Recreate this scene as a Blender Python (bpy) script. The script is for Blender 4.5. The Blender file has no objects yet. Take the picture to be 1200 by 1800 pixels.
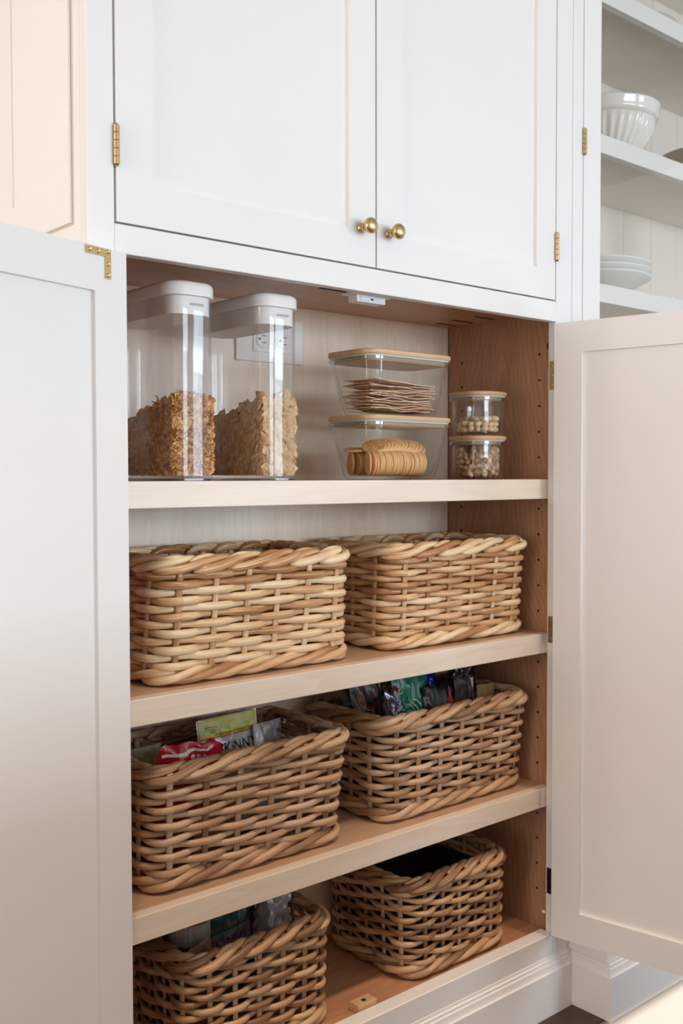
import bpy, bmesh, math, random
from mathutils import Vector, Matrix, noise
from math import pi, sin, cos, radians as RAD

random.seed(7)
scn = bpy.context.scene
COL = scn.collection

# ------------------------------------------------------------------ camera
CAM = Vector((-0.67196, -1.24, 1.07037))
PITCH, YAW, ROLL, FPX = 0.03447715, 0.71232406, 0.00188565, 1797.42
cd = bpy.data.cameras.new('camera')
cam = bpy.data.objects.new('camera', cd)
COL.objects.link(cam)
fwd = Vector((sin(YAW) * cos(PITCH), cos(YAW) * cos(PITCH), -sin(PITCH)))
rgt = Vector((cos(YAW), -sin(YAW), 0))
dwn = fwd.cross(rgt)
r2 = cos(ROLL) * rgt + sin(ROLL) * dwn
d2 = -sin(ROLL) * rgt + cos(ROLL) * dwn
M = Matrix.Identity(4)
for i in range(3):
    M[i][0] = r2[i]; M[i][1] = -d2[i]; M[i][2] = -fwd[i]; M[i][3] = CAM[i]
cam.matrix_world = M
cd.sensor_fit = 'VERTICAL'
cd.sensor_height = 36.0
cd.lens = FPX / 1800 * 36
cd.clip_start = 0.02
cd.dof.use_dof = True
cd.dof.focus_distance = 1.62
cd.dof.aperture_fstop = 6.3
scn.camera = cam

# ------------------------------------------------------------------ world, light, exposure
w = bpy.data.worlds.new('world'); scn.world = w
w.use_nodes = True
bg = w.node_tree.nodes['Background']
bg.inputs[0].default_value = (1.0, 0.93, 0.87, 1)
bg.inputs[1].default_value = 0.88
scn.view_settings.view_transform = 'Standard'
scn.view_settings.look = 'None'
scn.view_settings.exposure = 0.0
scn.view_settings.gamma = 1.0
scn.view_settings.use_curve_mapping = False
scn.cycles.transparent_max_bounces = 40
scn.cycles.max_bounces = 10
scn.cycles.diffuse_bounces = 5
scn.cycles.caustics_reflective = False
scn.cycles.caustics_refractive = False


def area(name, loc, target, sx, sy, power, col):
    l = bpy.data.lights.new(name, 'AREA')
    l.shape = 'RECTANGLE'; l.size = sx; l.size_y = sy; l.energy = power; l.color = col
    o = bpy.data.objects.new(name, l); COL.objects.link(o)
    o.location = loc
    o.rotation_euler = (Vector(target) - Vector(loc)).to_track_quat('-Z', 'Y').to_euler()
    return o


# daylight of the window opposite, low behind the island, and of the right window, with two added fills
area('window_light_front', (0.95, -4.4, 1.38), (0.95, 0, 1.38), 2.0, 0.90, 76, (0.74, 0.88, 1.0))
area('fill_light_left', (-3.1, -0.55, 1.10), (0.2, -0.45, 1.10), 0.8, 2.0, 42, (1.0, 0.88, 0.80))  # warm light from the left, added at the aisle end to lift low areas
area('end_panel_fill', (-2.5, 0.85, 1.75), (-0.04, 0.1, 1.6), 1.2, 1.5, 110, (1.0, 0.94, 0.88))  # added behind the front plane to brighten only the left end panel
area('window_light_right', (3.15, -4.2, 1.22), (1.0, 0, 1.0), 0.9, 1.35, 50, (0.66, 0.84, 1.0))


def spot(name, loc, target, ang, power, col, rad=0.06, blend=0.9):
    l = bpy.data.lights.new(name, 'SPOT')
    l.energy = power; l.color = col; l.spot_size = RAD(ang); l.spot_blend = blend; l.shadow_soft_size = rad
    o = bpy.data.objects.new(name, l); COL.objects.link(o)
    o.location = loc
    o.rotation_euler = (Vector(target) - Vector(loc)).to_track_quat('-Z', 'Y').to_euler()
    return o


# warm spots added over the aisle to lift the low fronts
DOWN_W = 84
for dx in (-0.55, 0.25, 1.05):
    spot('added_down_spot', (dx, -0.80, 2.725), (dx, -0.62, 0), 56, DOWN_W, (1.0, 0.74, 0.53))


# ------------------------------------------------------------------ materials
def newmat(name):
    m = bpy.data.materials.new(name); m.use_nodes = True
    nt = m.node_tree
    return m, nt, nt.nodes['Principled BSDF']


def N(nt, t, **kw):
    n = nt.nodes.new(t)
    for k, v in kw.items():
        setattr(n, k, v)
    return n


def L(nt, a, b):
    nt.links.new(a, b)


def math_n(nt, op, a, b=None, c=None):
    n = N(nt, 'ShaderNodeMath', operation=op)
    for i, v in enumerate((a, b, c)):
        if v is None:
            continue
        if hasattr(v, 'links'):
            L(nt, v, n.inputs[i])
        else:
            n.inputs[i].default_value = v
    return n.outputs[0]


def ramp(nt, fac, stops):
    r = N(nt, 'ShaderNodeValToRGB')
    el = r.color_ramp.elements
    while len(el) < len(stops):
        el.new(0.5)
    for e, (p, c) in zip(el, stops):
        e.position = p; e.color = (*c, 1)
    L(nt, fac, r.inputs[0])
    return r.outputs[0]


def plain(name, col, rough=0.5, metal=0.0, noise_amt=0.03, nscale=8.0, bump=0.0, bscale=200, spec=0.5, coat=0.0):
    m, nt, b = newmat(name)
    tc = N(nt, 'ShaderNodeTexCoord')
    no = N(nt, 'ShaderNodeTexNoise'); no.inputs['Scale'].default_value = nscale; no.inputs['Detail'].default_value = 3
    L(nt, tc.outputs['Object'], no.inputs['Vector'])
    a = tuple(max(0, c * (1 - noise_amt)) for c in col); c2 = tuple(min(1, c * (1 + noise_amt)) for c in col)
    L(nt, ramp(nt, no.outputs['Fac'], [(0.3, a), (0.7, c2)]), b.inputs['Base Color'])
    b.inputs['Roughness'].default_value = rough
    b.inputs['Metallic'].default_value = metal
    b.inputs['Specular IOR Level'].default_value = spec
    b.inputs['Coat Weight'].default_value = coat
    if bump:
        n2 = N(nt, 'ShaderNodeTexNoise'); n2.inputs['Scale'].default_value = bscale
        L(nt, tc.outputs['Object'], n2.inputs['Vector'])
        bp = N(nt, 'ShaderNodeBump'); bp.inputs['Strength'].default_value = bump; bp.inputs['Distance'].default_value = 0.001
        L(nt, n2.outputs['Fac'], bp.inputs['Height']); L(nt, bp.outputs[0], b.inputs['Normal'])
    return m


def wood(name, dark, light, grain='X', rough=0.45, cathedral=None, pores=0.5, bands=1.0):
    """grain: axis along which the fibres run (object coordinates, metres)"""
    m, nt, b = newmat(name)
    tc = N(nt, 'ShaderNodeTexCoord')
    oi = N(nt, 'ShaderNodeObjectInfo')
    ad = N(nt, 'ShaderNodeVectorMath', operation='ADD')
    L(nt, tc.outputs['Object'], ad.inputs[0])
    sc = N(nt, 'ShaderNodeVectorMath', operation='SCALE')
    cmb = N(nt, 'ShaderNodeCombineXYZ')
    for i in range(3):
        L(nt, oi.outputs['Random'], cmb.inputs[i])
    L(nt, cmb.outputs[0], sc.inputs[0]); sc.inputs['Scale'].default_value = 3.0 if cathedral is None else 0.0
    L(nt, sc.outputs[0], ad.inputs[1])
    vec = ad.outputs[0]

    def nz(s_al, s_ac, detail, dist=0.0):
        mp = N(nt, 'ShaderNodeMapping')
        s = [s_ac] * 3; s['XYZ'.index(grain)] = s_al
        mp.inputs['Scale'].default_value = s
        L(nt, vec, mp.inputs['Vector'])
        n = N(nt, 'ShaderNodeTexNoise'); n.inputs['Scale'].default_value = 1.0
        n.inputs['Detail'].default_value = detail; n.inputs['Distortion'].default_value = dist
        L(nt, mp.outputs[0], n.inputs['Vector'])
        return n.outputs['Fac']
    big = nz(1.6, 16, 3, 0.4)
    fine = nz(14, 420, 3)
    if cathedral:
        (axis, c0, ka, kz, zc) = cathedral
        sp = N(nt, 'ShaderNodeSeparateXYZ'); L(nt, tc.outputs['Object'], sp.inputs[0])
        u = sp.outputs['XYZ'.index(axis)]
        z = sp.outputs['XYZ'.index(grain)]
        wob = math_n(nt, 'MULTIPLY', nz(3.0, 7, 2), 0.085)
        wob2 = math_n(nt, 'MULTIPLY', nz(24, 40, 2), 0.010)
        du = math_n(nt, 'ADD', math_n(nt, 'SUBTRACT', u, c0), math_n(nt, 'MULTIPLY', math_n(nt, 'SUBTRACT', nz(1.7, 0.5, 1), 0.5), 0.14))
        uu = math_n(nt, 'SQRT', math_n(nt, 'ADD', math_n(nt, 'MULTIPLY', du, du), 0.00012))
        zz = math_n(nt, 'MULTIPLY', math_n(nt, 'ADD', z, zc), -1.0)
        v = math_n(nt, 'ADD', math_n(nt, 'MULTIPLY', uu, ka), math_n(nt, 'MULTIPLY', zz, -kz))
        v = math_n(nt, 'ADD', v, math_n(nt, 'ADD', wob, wob2))
        ring = math_n(nt, 'FRACT', math_n(nt, 'MULTIPLY', v, 62.0))
        ring = math_n(nt, 'MULTIPLY', math_n(nt, 'SINE', math_n(nt, 'MULTIPLY', ring, pi)), ring)
        fac = math_n(nt, 'ADD', math_n(nt, 'MULTIPLY', ring, 0.16), math_n(nt, 'MULTIPLY', fine, 0.42))
        fac = math_n(nt, 'ADD', fac, math_n(nt, 'MULTIPLY', big, 0.36))
    else:
        rg = math_n(nt, 'FRACT', math_n(nt, 'MULTIPLY', big, 7.0 * bands))
        fac = math_n(nt, 'ADD', math_n(nt, 'MULTIPLY', big, 0.55), math_n(nt, 'MULTIPLY', fine, 0.30 * pores + 0.15))
        fac = math_n(nt, 'ADD', fac, math_n(nt, 'MULTIPLY', rg, 0.14))
    L(nt, ramp(nt, fac, [(0.28, dark), (0.78, light)]), b.inputs['Base Color'])
    b.inputs['Roughness'].default_value = rough
    bp = N(nt, 'ShaderNodeBump'); bp.inputs['Strength'].default_value = 0.12; bp.inputs['Distance'].default_value = 0.0006
    L(nt, fine, bp.inputs['Height']); L(nt, bp.outputs[0], b.inputs['Normal'])
    return m


def rattan(name, c1, c2, c3, rough=0.38):
    m, nt, b = newmat(name)
    uv = N(nt, 'ShaderNodeUVMap'); oi = N(nt, 'ShaderNodeObjectInfo')
    cmb = N(nt, 'ShaderNodeCombineXYZ')
    L(nt, math_n(nt, 'MULTIPLY', oi.outputs['Random'], 9.0), cmb.inputs[0]); L(nt, math_n(nt, 'MULTIPLY', oi.outputs['Random'], 5.0), cmb.inputs[2])
    ad = N(nt, 'ShaderNodeVectorMath', operation='ADD')
    L(nt, uv.outputs[0], ad.inputs[0]); L(nt, cmb.outputs[0], ad.inputs[1])

    def nz(su, sv, det):
        mp = N(nt, 'ShaderNodeMapping'); mp.inputs['Scale'].default_value = (su, sv, 1.0)
        L(nt, ad.outputs[0], mp.inputs['Vector'])
        n = N(nt, 'ShaderNodeTexNoise'); n.inputs['Scale'].default_value = 1.0; n.inputs['Detail'].default_value = det
        L(nt, mp.outputs[0], n.inputs['Vector'])
        return n.outputs['Fac']
    st = nz(18, 900, 3)
    pt = nz(9, 40, 2)
    f = math_n(nt, 'ADD', math_n(nt, 'MULTIPLY', st, 0.45), math_n(nt, 'MULTIPLY', pt, 0.55))
    f = math_n(nt, 'ADD', f, math_n(nt, 'MULTIPLY', math_n(nt, 'SUBTRACT', oi.outputs['Random'], 0.5), 0.30))
    L(nt, ramp(nt, f, [(0.36, c1), (0.5, c2), (0.64, c3)]), b.inputs['Base Color'])
    b.inputs['Roughness'].default_value = rough
    b.inputs['Coat Weight'].default_value = 0.15; b.inputs['Coat Roughness'].default_value = 0.25
    bp = N(nt, 'ShaderNodeBump'); bp.inputs['Strength'].default_value = 0.5; bp.inputs['Distance'].default_value = 0.0008
    L(nt, st, bp.inputs['Height']); L(nt, bp.outputs[0], b.inputs['Normal'])
    return m


def thin_glass(name, tint, refl=1.0, rough=0.02, haze=0.0):
    """thin-walled clear plastic or glass: what is not reflected goes straight through"""
    m, nt, b = newmat(name)
    out = nt.nodes['Material Output']
    nt.nodes.remove(b)
    lw = N(nt, 'ShaderNodeLayerWeight'); lw.inputs['Blend'].default_value = 0.5
    f5 = math_n(nt, 'POWER', lw.outputs['Facing'], 4.0)
    fr = math_n(nt, 'MULTIPLY_ADD', f5, 0.85, 0.045 * refl)
    tr = N(nt, 'ShaderNodeBsdfTransparent'); tr.inputs[0].default_value = (*tint, 1)
    gl = N(nt, 'ShaderNodeBsdfGlossy'); gl.inputs['Roughness'].default_value = rough
    tc = N(nt, 'ShaderNodeTexCoord'); no = N(nt, 'ShaderNodeTexNoise'); no.inputs['Scale'].default_value = 9
    L(nt, tc.outputs['Object'], no.inputs['Vector'])
    bp = N(nt, 'ShaderNodeBump'); bp.inputs['Strength'].default_value = 0.05; bp.inputs['Distance'].default_value = 0.01
    L(nt, no.outputs['Fac'], bp.inputs['Height']); L(nt, bp.outputs[0], gl.inputs['Normal'])
    mx = N(nt, 'ShaderNodeMixShader')
    L(nt, fr, mx.inputs[0]); L(nt, tr.outputs[0], mx.inputs[1]); L(nt, gl.outputs[0], mx.inputs[2])
    last = mx.outputs[0]
    if haze:
        df = N(nt, 'ShaderNodeBsdfDiffuse'); df.inputs[0].default_value = (0.9, 0.9, 0.9, 1)
        m2 = N(nt, 'ShaderNodeMixShader'); m2.inputs[0].default_value = haze
        L(nt, last, m2.inputs[1]); L(nt, df.outputs[0], m2.inputs[2]); last = m2.outputs[0]
    L(nt, last, out.inputs[0])
    return m


PAINT = plain('painted wood off white', (0.82, 0.805, 0.79), 0.42, noise_amt=0.012, nscale=3, bump=0.05, bscale=300)
PAINT_BRIGHT = plain('painted wood bright side', (0.86, 0.84, 0.815), 0.42, noise_amt=0.012, nscale=3, bump=0.05, bscale=300)  # off-white paint with the left side's brightness put into the colour
MAPLE_X = wood('maple edge', (0.72, 0.59, 0.47), (0.89, 0.80, 0.70), 'X', 0.38, bands=0.6)
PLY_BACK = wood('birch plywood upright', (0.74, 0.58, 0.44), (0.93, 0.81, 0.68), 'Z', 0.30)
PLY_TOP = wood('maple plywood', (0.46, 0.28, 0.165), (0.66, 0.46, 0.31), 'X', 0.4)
PLY_BOUNCE = wood('maple plywood bounce tint', (0.42, 0.185, 0.095), (0.62, 0.35, 0.20), 'X', 0.35)  # same maple, the warm bounce and shade put into its colour
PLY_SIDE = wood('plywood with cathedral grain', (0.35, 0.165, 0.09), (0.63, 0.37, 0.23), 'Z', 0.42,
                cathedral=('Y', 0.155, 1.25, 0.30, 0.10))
BAMBOO = wood('bamboo lid', (0.55, 0.33, 0.16), (0.72, 0.49, 0.28), 'X', 0.45)
OAKFLOOR = wood('dark stained oak', (0.028, 0.010, 0.007), (0.085, 0.034, 0.022), 'X', 0.35)
BRASS = plain('brushed brass', (0.62, 0.45, 0.22), 0.28, 1.0, 0.06, 60, bump=0.1, bscale=400)
BRASS_D = plain('darker brass', (0.30, 0.22, 0.13), 0.4, 1.0, 0.15, 80)
METAL_DARK = plain('dark metal', (0.03, 0.024, 0.02), 0.45, 0.8, 0.1, 80)
PLASTIC_W = plain('white plastic', (0.83, 0.815, 0.80), 0.32, noise_amt=0.01)
OUTLET_W = plain('outlet plastic', (0.84, 0.82, 0.78), 0.4, noise_amt=0.01)
SLOT = plain('slot dark', (0.02, 0.018, 0.016), 0.8)
STEEL = plain('zinc steel', (0.45, 0.47, 0.50), 0.35, 0.9, 0.1, 90)
CERAMIC = plain('white glazed ceramic', (0.85, 0.81, 0.76), 0.12, noise_amt=0.01, coat=0.5)
CERAMIC2 = plain('pale matte ceramic', (0.80, 0.80, 0.765), 0.3, noise_amt=0.01)
CERAMIC3 = plain('taupe stoneware', (0.42, 0.37, 0.30), 0.3, noise_amt=0.06, nscale=30)
QUARTZ = plain('white quartz', (0.78, 0.79, 0.80), 0.18, noise_amt=0.03, nscale=5)
WALLP = plain('wall paint', (0.74, 0.72, 0.68), 0.8, noise_amt=0.02)
CEILP = plain('ceiling paint', (0.66, 0.59, 0.53), 0.85, noise_amt=0.01)
HPAINT = plain('hutch interior paint', (0.76, 0.70, 0.63), 0.45, noise_amt=0.012, nscale=3)
CLEAR = thin_glass('clear plastic', (0.992, 0.988, 0.99), 1.0, 0.05, 0.02)
GLASS = thin_glass('clear glass', (0.965, 0.975, 0.97), 1.0, 0.02)
PANE = thin_glass('window glass', (0.985, 0.99, 0.985), 0.5, 0.01)
RIMG = thin_glass('glass rim', (0.80, 0.86, 0.88), 3.0, 0.05)
SEAL = plain('silicone seal', (0.62, 0.62, 0.60), 0.4, noise_amt=0.02)
RAT_LIT = rattan('rattan strong light', (0.40, 0.185, 0.07), (0.70, 0.43, 0.215), (0.86, 0.665, 0.43), 0.27)  # one rattan in three tones; here the upper baskets' stronger light is coloured in
RAT_DIM = rattan('rattan weak light', (0.27, 0.14, 0.07), (0.53, 0.325, 0.18), (0.67, 0.475, 0.315), 0.42)  # same rattan, the third shelf's weaker light put into the colour
RAT_SHADE = rattan('rattan low shade', (0.22, 0.105, 0.045), (0.45, 0.25, 0.12), (0.60, 0.385, 0.215), 0.42)  # same rattan, the cabinet floor's shade put into the colour


def speck(name, base, dark, light, scale=300, rough=0.7, sheen=0):
    m, nt, b = newmat(name)
    tc = N(nt, 'ShaderNodeTexCoord'); oi = N(nt, 'ShaderNodeObjectInfo')
    no = N(nt, 'ShaderNodeTexNoise'); no.inputs['Scale'].default_value = scale; no.inputs['Detail'].default_value = 3
    ad = N(nt, 'ShaderNodeVectorMath', operation='ADD')
    L(nt, tc.outputs['Object'], ad.inputs[0]); L(nt, oi.outputs['Random'], ad.inputs[1])
    L(nt, ad.outputs[0], no.inputs['Vector'])
    f = math_n(nt, 'ADD', no.outputs['Fac'], math_n(nt, 'MULTIPLY', math_n(nt, 'SUBTRACT', oi.outputs['Random'], 0.5), 0.2))
    L(nt, ramp(nt, f, [(0.3, dark), (0.5, base), (0.7, light)]), b.inputs['Base Color'])
    b.inputs['Roughness'].default_value = rough
    bp = N(nt, 'ShaderNodeBump'); bp.inputs['Strength'].default_value = 0.4; bp.inputs['Distance'].default_value = 0.0006
    L(nt, no.outputs['Fac'], bp.inputs['Height']); L(nt, bp.outputs[0], b.inputs['Normal'])
    return m


FLAKE = speck('corn flake', (0.82, 0.50, 0.21), (0.60, 0.30, 0.10), (0.92, 0.68, 0.38), 110)
SQUARE = speck('cereal square', (0.58, 0.36, 0.18), (0.40, 0.21, 0.085), (0.72, 0.52, 0.32), 160)
def cracker_mat():
    m = speck('round cracker', (0.95, 0.50, 0.15), (0.62, 0.25, 0.05), (1.0, 0.76, 0.38), 330)
    nt = m.node_tree; b = nt.nodes['Principled BSDF']
    tc = N(nt, 'ShaderNodeTexCoord'); sp = N(nt, 'ShaderNodeSeparateXYZ'); L(nt, tc.outputs['Object'], sp.inputs[0])
    r = math_n(nt, 'SQRT', math_n(nt, 'ADD', math_n(nt, 'MULTIPLY', sp.outputs[0], sp.outputs[0]), math_n(nt, 'MULTIPLY', sp.outputs[1], sp.outputs[1])))
    mr = N(nt, 'ShaderNodeMapRange'); L(nt, r, mr.inputs[0]); mr.inputs[1].default_value = 0.0185; mr.inputs[2].default_value = 0.0210
    mx = N(nt, 'ShaderNodeMix', data_type='RGBA'); L(nt, mr.outputs[0], mx.inputs[0])
    src = b.inputs['Base Color'].links[0].from_socket; L(nt, src, mx.inputs[6]); mx.inputs[7].default_value = (1.0, 0.62, 0.30, 1)
    L(nt, mx.outputs[2], b.inputs['Base Color'])
    return m


CRACK = cracker_mat()
CRISP = speck('crispbread', (0.92, 0.60, 0.38), (0.66, 0.36, 0.20), (0.98, 0.80, 0.60), 120)
PEANUT = speck('roasted peanut', (0.90, 0.66, 0.44), (0.72, 0.44, 0.24), (0.95, 0.78, 0.58), 90, 0.5)
WALNUT = speck('walnut piece', (0.55, 0.34, 0.19), (0.20, 0.08, 0.04), (0.95, 0.78, 0.55), 150, 0.6)


# ------------------------------------------------------------------ mesh helpers
class MB:
    def __init__(s):
        s.v = []; s.f = []; s.uv = []

    def add(s, vs, fs, uvs=None):
        o = len(s.v)
        s.v += [tuple(p) for p in vs]
        for k, f in enumerate(fs):
            s.f.append(tuple(i + o for i in f))
            s.uv.append(uvs[k] if uvs else [(0, 0)] * len(f))

    def box(s, x0, x1, y0, y1, z0, z1, bev=0.0, seg=1):
        bm = bmesh.new()
        bmesh.ops.create_cube(bm, size=1)
        for v in bm.verts:
            v.co = Vector((x0 + (v.co.x + .5) * (x1 - x0), y0 + (v.co.y + .5) * (y1 - y0), z0 + (v.co.z + .5) * (z1 - z0)))
        if bev:
            bmesh.ops.bevel(bm, geom=list(bm.edges), offset=bev, segments=seg, affect='EDGES', profile=0.5)
        bm.verts.index_update()
        s.add([v.co for v in bm.verts], [[v.index for v in f.verts] for f in bm.faces])
        bm.free()
        return s

    def tube(s, pts, rad, n=8, closed=False, flat=None, up=None, cap=True):
        """pts: Vectors; rad: float or list; flat: squash factor along 'up' (list of normals)"""
        m = len(pts)
        if not hasattr(rad, '__len__'):
            rad = [rad] * m
        acc = 0.0
        rings = []; us = []
        for i in range(m):
            a = pts[(i - 1) % m] if (closed or i > 0) else pts[i]
            b = pts[(i + 1) % m] if (closed or i < m - 1) else pts[i]
            t = (b - a).normalized()
            nrm = up[i] if up else (Vector((0, 0, 1)) if abs(t.z) < 0.9 else Vector((1, 0, 0)))
            sd = t.cross(nrm).normalized()
            nn = sd.cross(t).normalized()
            fl = flat if flat else 1.0
            rings.append([pts[i] + (sd * cos(2 * pi * k / n) + nn * sin(2 * pi * k / n) * fl) * rad[i] for k in range(n)])
            us.append(acc)
            if i < m - 1:
                acc += (pts[i + 1] - pts[i]).length
        vs = [p for r in rings for p in r]
        fs = []; uvs = []
        R = rad[0] * 2 * pi
        for i in range(m if closed else m - 1):
            j = (i + 1) % m
            u0 = us[i]; u1 = us[j] if j else acc + (pts[0] - pts[-1]).length
            for k in range(n):
                k2 = (k + 1) % n
                fs.append((i * n + k, i * n + k2, j * n + k2, j * n + k))
                v0, v1 = k / n * R, (k + 1) / n * R
                uvs.append([(u0, v0), (u0, v1), (u1, v1), (u1, v0)])
        if not closed and cap:
            fs.append(tuple(range(n - 1, -1, -1))); uvs.append([(0, 0)] * n)
            fs.append(tuple((m - 1) * n + k for k in range(n))); uvs.append([(acc, 0)] * n)
        s.add(vs, fs, uvs)
        return s

    def lathe(s, prof, n=32, c=(0, 0, 0), axis='Z', rfun=None):
        vs = []
        for (r, h) in prof:
            for k in range(n):
                a = 2 * pi * k / n
                rr = rfun(r, h, a) if rfun else r
                if axis == 'Z':
                    vs.append((c[0] + rr * cos(a), c[1] + rr * sin(a), c[2] + h))
                elif axis == 'Y':
                    vs.append((c[0] + rr * cos(a), c[1] + h, c[2] + rr * sin(a)))
                else:
                    vs.append((c[0] + h, c[1] + rr * cos(a), c[2] + rr * sin(a)))
        fs = []
        for i in range(len(prof) - 1):
            for k in range(n):
                k2 = (k + 1) % n
                fs.append((i * n + k, i * n + k2, (i + 1) * n + k2, (i + 1) * n + k))
        fs.append(tuple(range(n))[::-1]); fs.append(tuple((len(prof) - 1) * n + k for k in range(n)))
        s.add(vs, fs)
        return s

    def loft(s, loops, cap0=True, cap1=True):
        n = len(loops[0]); vs = [p for l in loops for p in l]; fs = []
        for i in range(len(loops) - 1):
            for k in range(n):
                k2 = (k + 1) % n
                fs.append((i * n + k, i * n + k2, (i + 1) * n + k2, (i + 1) * n + k))
        if cap0: fs.append(tuple(range(n))[::-1])
        if cap1: fs.append(tuple((len(loops) - 1) * n + k for k in range(n)))
        s.add(vs, fs)
        return s

    def mesh(s, name):
        me = bpy.data.meshes.new(name)
        me.from_pydata(s.v, [], s.f)
        uvl = me.uv_layers.new(name='UVMap')
        flat = [c for f in s.uv for p in f for c in p]
        uvl.data.foreach_set('uv', flat)
        return me

    def build(s, name, mat, parent=None, smooth=False, loc=None, rot=None, normals=True):
        me = s.mesh(name)
        me.materials.append(mat)
        if normals:
            bm = bmesh.new(); bm.from_mesh(me)
            bmesh.ops.recalc_face_normals(bm, faces=bm.faces)
            bm.to_mesh(me); bm.free()
        if smooth is True:
            me.polygons.foreach_set('use_smooth', [True] * len(me.polygons))
        elif smooth:
            me.polygons.foreach_set('use_smooth', [True] * len(me.polygons))
            me.set_sharp_from_angle(angle=smooth)
        o = bpy.data.objects.new(name, me); COL.objects.link(o)
        if parent: o.parent = parent
        if loc: o.location = loc
        if rot: o.rotation_euler = rot
        return o


def tag(o, label=None, cat=None, group=None, kind=None):
    if label: o['label'] = label
    if cat: o['category'] = cat
    if group: o['group'] = group
    if kind: o['kind'] = kind
    return o


def empty(name, loc=(0, 0, 0), rz=0.0):
    o = bpy.data.objects.new(name, None); COL.objects.link(o)
    o.location = loc; o.rotation_euler = (0, 0, rz); o.empty_display_size = 0.05
    return o


def copy_tree(o, parent=None):
    c = o.copy(); COL.objects.link(c)
    if parent: c.parent = parent
    for ch in [q for q in KIDS.get(o.name, [])]:
        copy_tree(ch, c)
    return c


KIDS = {}


def bx(name, mat, parent, x0, x1, y0, y1, z0, z1, bev=0.0012, seg=1, smooth=False):
    return MB().box(x0, x1, y0, y1, z0, z1, bev, seg).build(name, mat, parent, smooth)


def rrect(x0, x1, y0, y1, r, z, n=6, e=1.0):
    pts = []
    for cx, cy, a0 in ((x1 - r, y0 + r, -pi / 2), (x1 - r, y1 - r, 0), (x0 + r, y1 - r, pi / 2), (x0 + r, y0 + r, pi)):
        for k in range(n + 1):
            a = a0 + pi / 2 * k / n
            pts.append((cx + r * cos(a), cy + r * sin(a), z))
    return pts


def text_polys(txt, size=1.0):
    cu = bpy.data.curves.new('t', 'FONT'); cu.body = txt; cu.size = size; cu.resolution_u = 2
    o = bpy.data.objects.new('t', cu); COL.objects.link(o)
    dg = bpy.context.evaluated_depsgraph_get()
    me = bpy.data.meshes.new_from_object(o.evaluated_get(dg))
    vs = [Vector(v.co) for v in me.vertices]; fs = [tuple(p.vertices) for p in me.polygons]
    bpy.data.objects.remove(o); bpy.data.curves.remove(cu); bpy.data.meshes.remove(me)
    if vs:
        xs = [v.x for v in vs]; cx = (min(xs) + max(xs)) / 2
        for v in vs: v.x -= cx
    return vs, fs


# ------------------------------------------------------------------ setting: room
W = 0.9506
CBX = 1.002          # right side of the tall cabinet
room = {}
flo = bx('floor', OAKFLOOR, None, -3.2, 4.4, -4.6, 0.34, -0.05, -0.001); tag(flo, kind='structure')
for i in range(12):   # floor boards near the plinth, laid along the front of the cabinet
    y1 = -0.006 - i * 0.083
    o = bx('plank', OAKFLOOR, flo, 0.25 + 0.0 * i, 1.9, y1 - 0.0815, y1, -0.0009, 0.0085 if i % 2 else 0.0088, 0.001)
tag(bx('ceiling', CEILP, None, -3.2, 4.4, -4.6, 0.5, 2.75, 2.85), kind='structure')
tag(bx('wall_back', WALLP, None, -3.2, 4.4, 0.34, 0.46, 0, 2.75), kind='structure')

# ------------------------------------------------------------------ tall pantry cabinet
cab = empty('pantry_cabinet'); tag(cab, 'tall off-white pantry cabinet with open doors, maple shelves and brass knobs', 'cabinet')
SIDE = 0.966; CEIL = 1.392; BACK = 0.300
ZT = 1.3707; ZU = 1.4097; Z3, Z2, Z1 = 0.4522, 0.7600, 1.0646; TH = 0.0383
TOP = 2.42
XL = -0.0394
# face frame
bx('stile', PAINT, cab, XL, 0.0, 0, 0.0185, 0.12, TOP)
bx('stile', PAINT, cab, W, CBX - 0.0015, 0, 0.0185, 0.12, TOP)
bx('rail', PAINT, cab, 0.0, W, 0, 0.0185, ZT, ZU, 0.0008)
bx('rail', PAINT, cab, 0.0, W, 0, 0.0185, TOP - 0.05, TOP)
bx('rail', PAINT, cab, 0.0, W, 0, 0.030, 0.12, 0.1645, 0.0015)
# carcass
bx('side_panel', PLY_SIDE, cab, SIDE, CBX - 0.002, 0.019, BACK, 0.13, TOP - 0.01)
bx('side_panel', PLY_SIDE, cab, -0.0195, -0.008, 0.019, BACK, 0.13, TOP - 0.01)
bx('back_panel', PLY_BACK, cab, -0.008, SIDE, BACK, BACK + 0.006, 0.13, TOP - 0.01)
bx('top_panel', PLY_BOUNCE, cab, -0.008, SIDE, 0.0185, BACK, CEIL, CEIL + 0.018)
bx('bottom_panel', PLY_BOUNCE, cab, -0.008, SIDE, 0.030, BACK, 0.138, 0.1565)
for zz in (Z1, Z2, Z3):
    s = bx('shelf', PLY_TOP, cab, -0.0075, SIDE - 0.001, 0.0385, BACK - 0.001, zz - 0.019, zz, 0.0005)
    MB().box(-0.0075, SIDE - 0.001, 0.019, 0.038, zz - TH, zz, 0.0012, 2).build('nosing', MAPLE_X, s)
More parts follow.
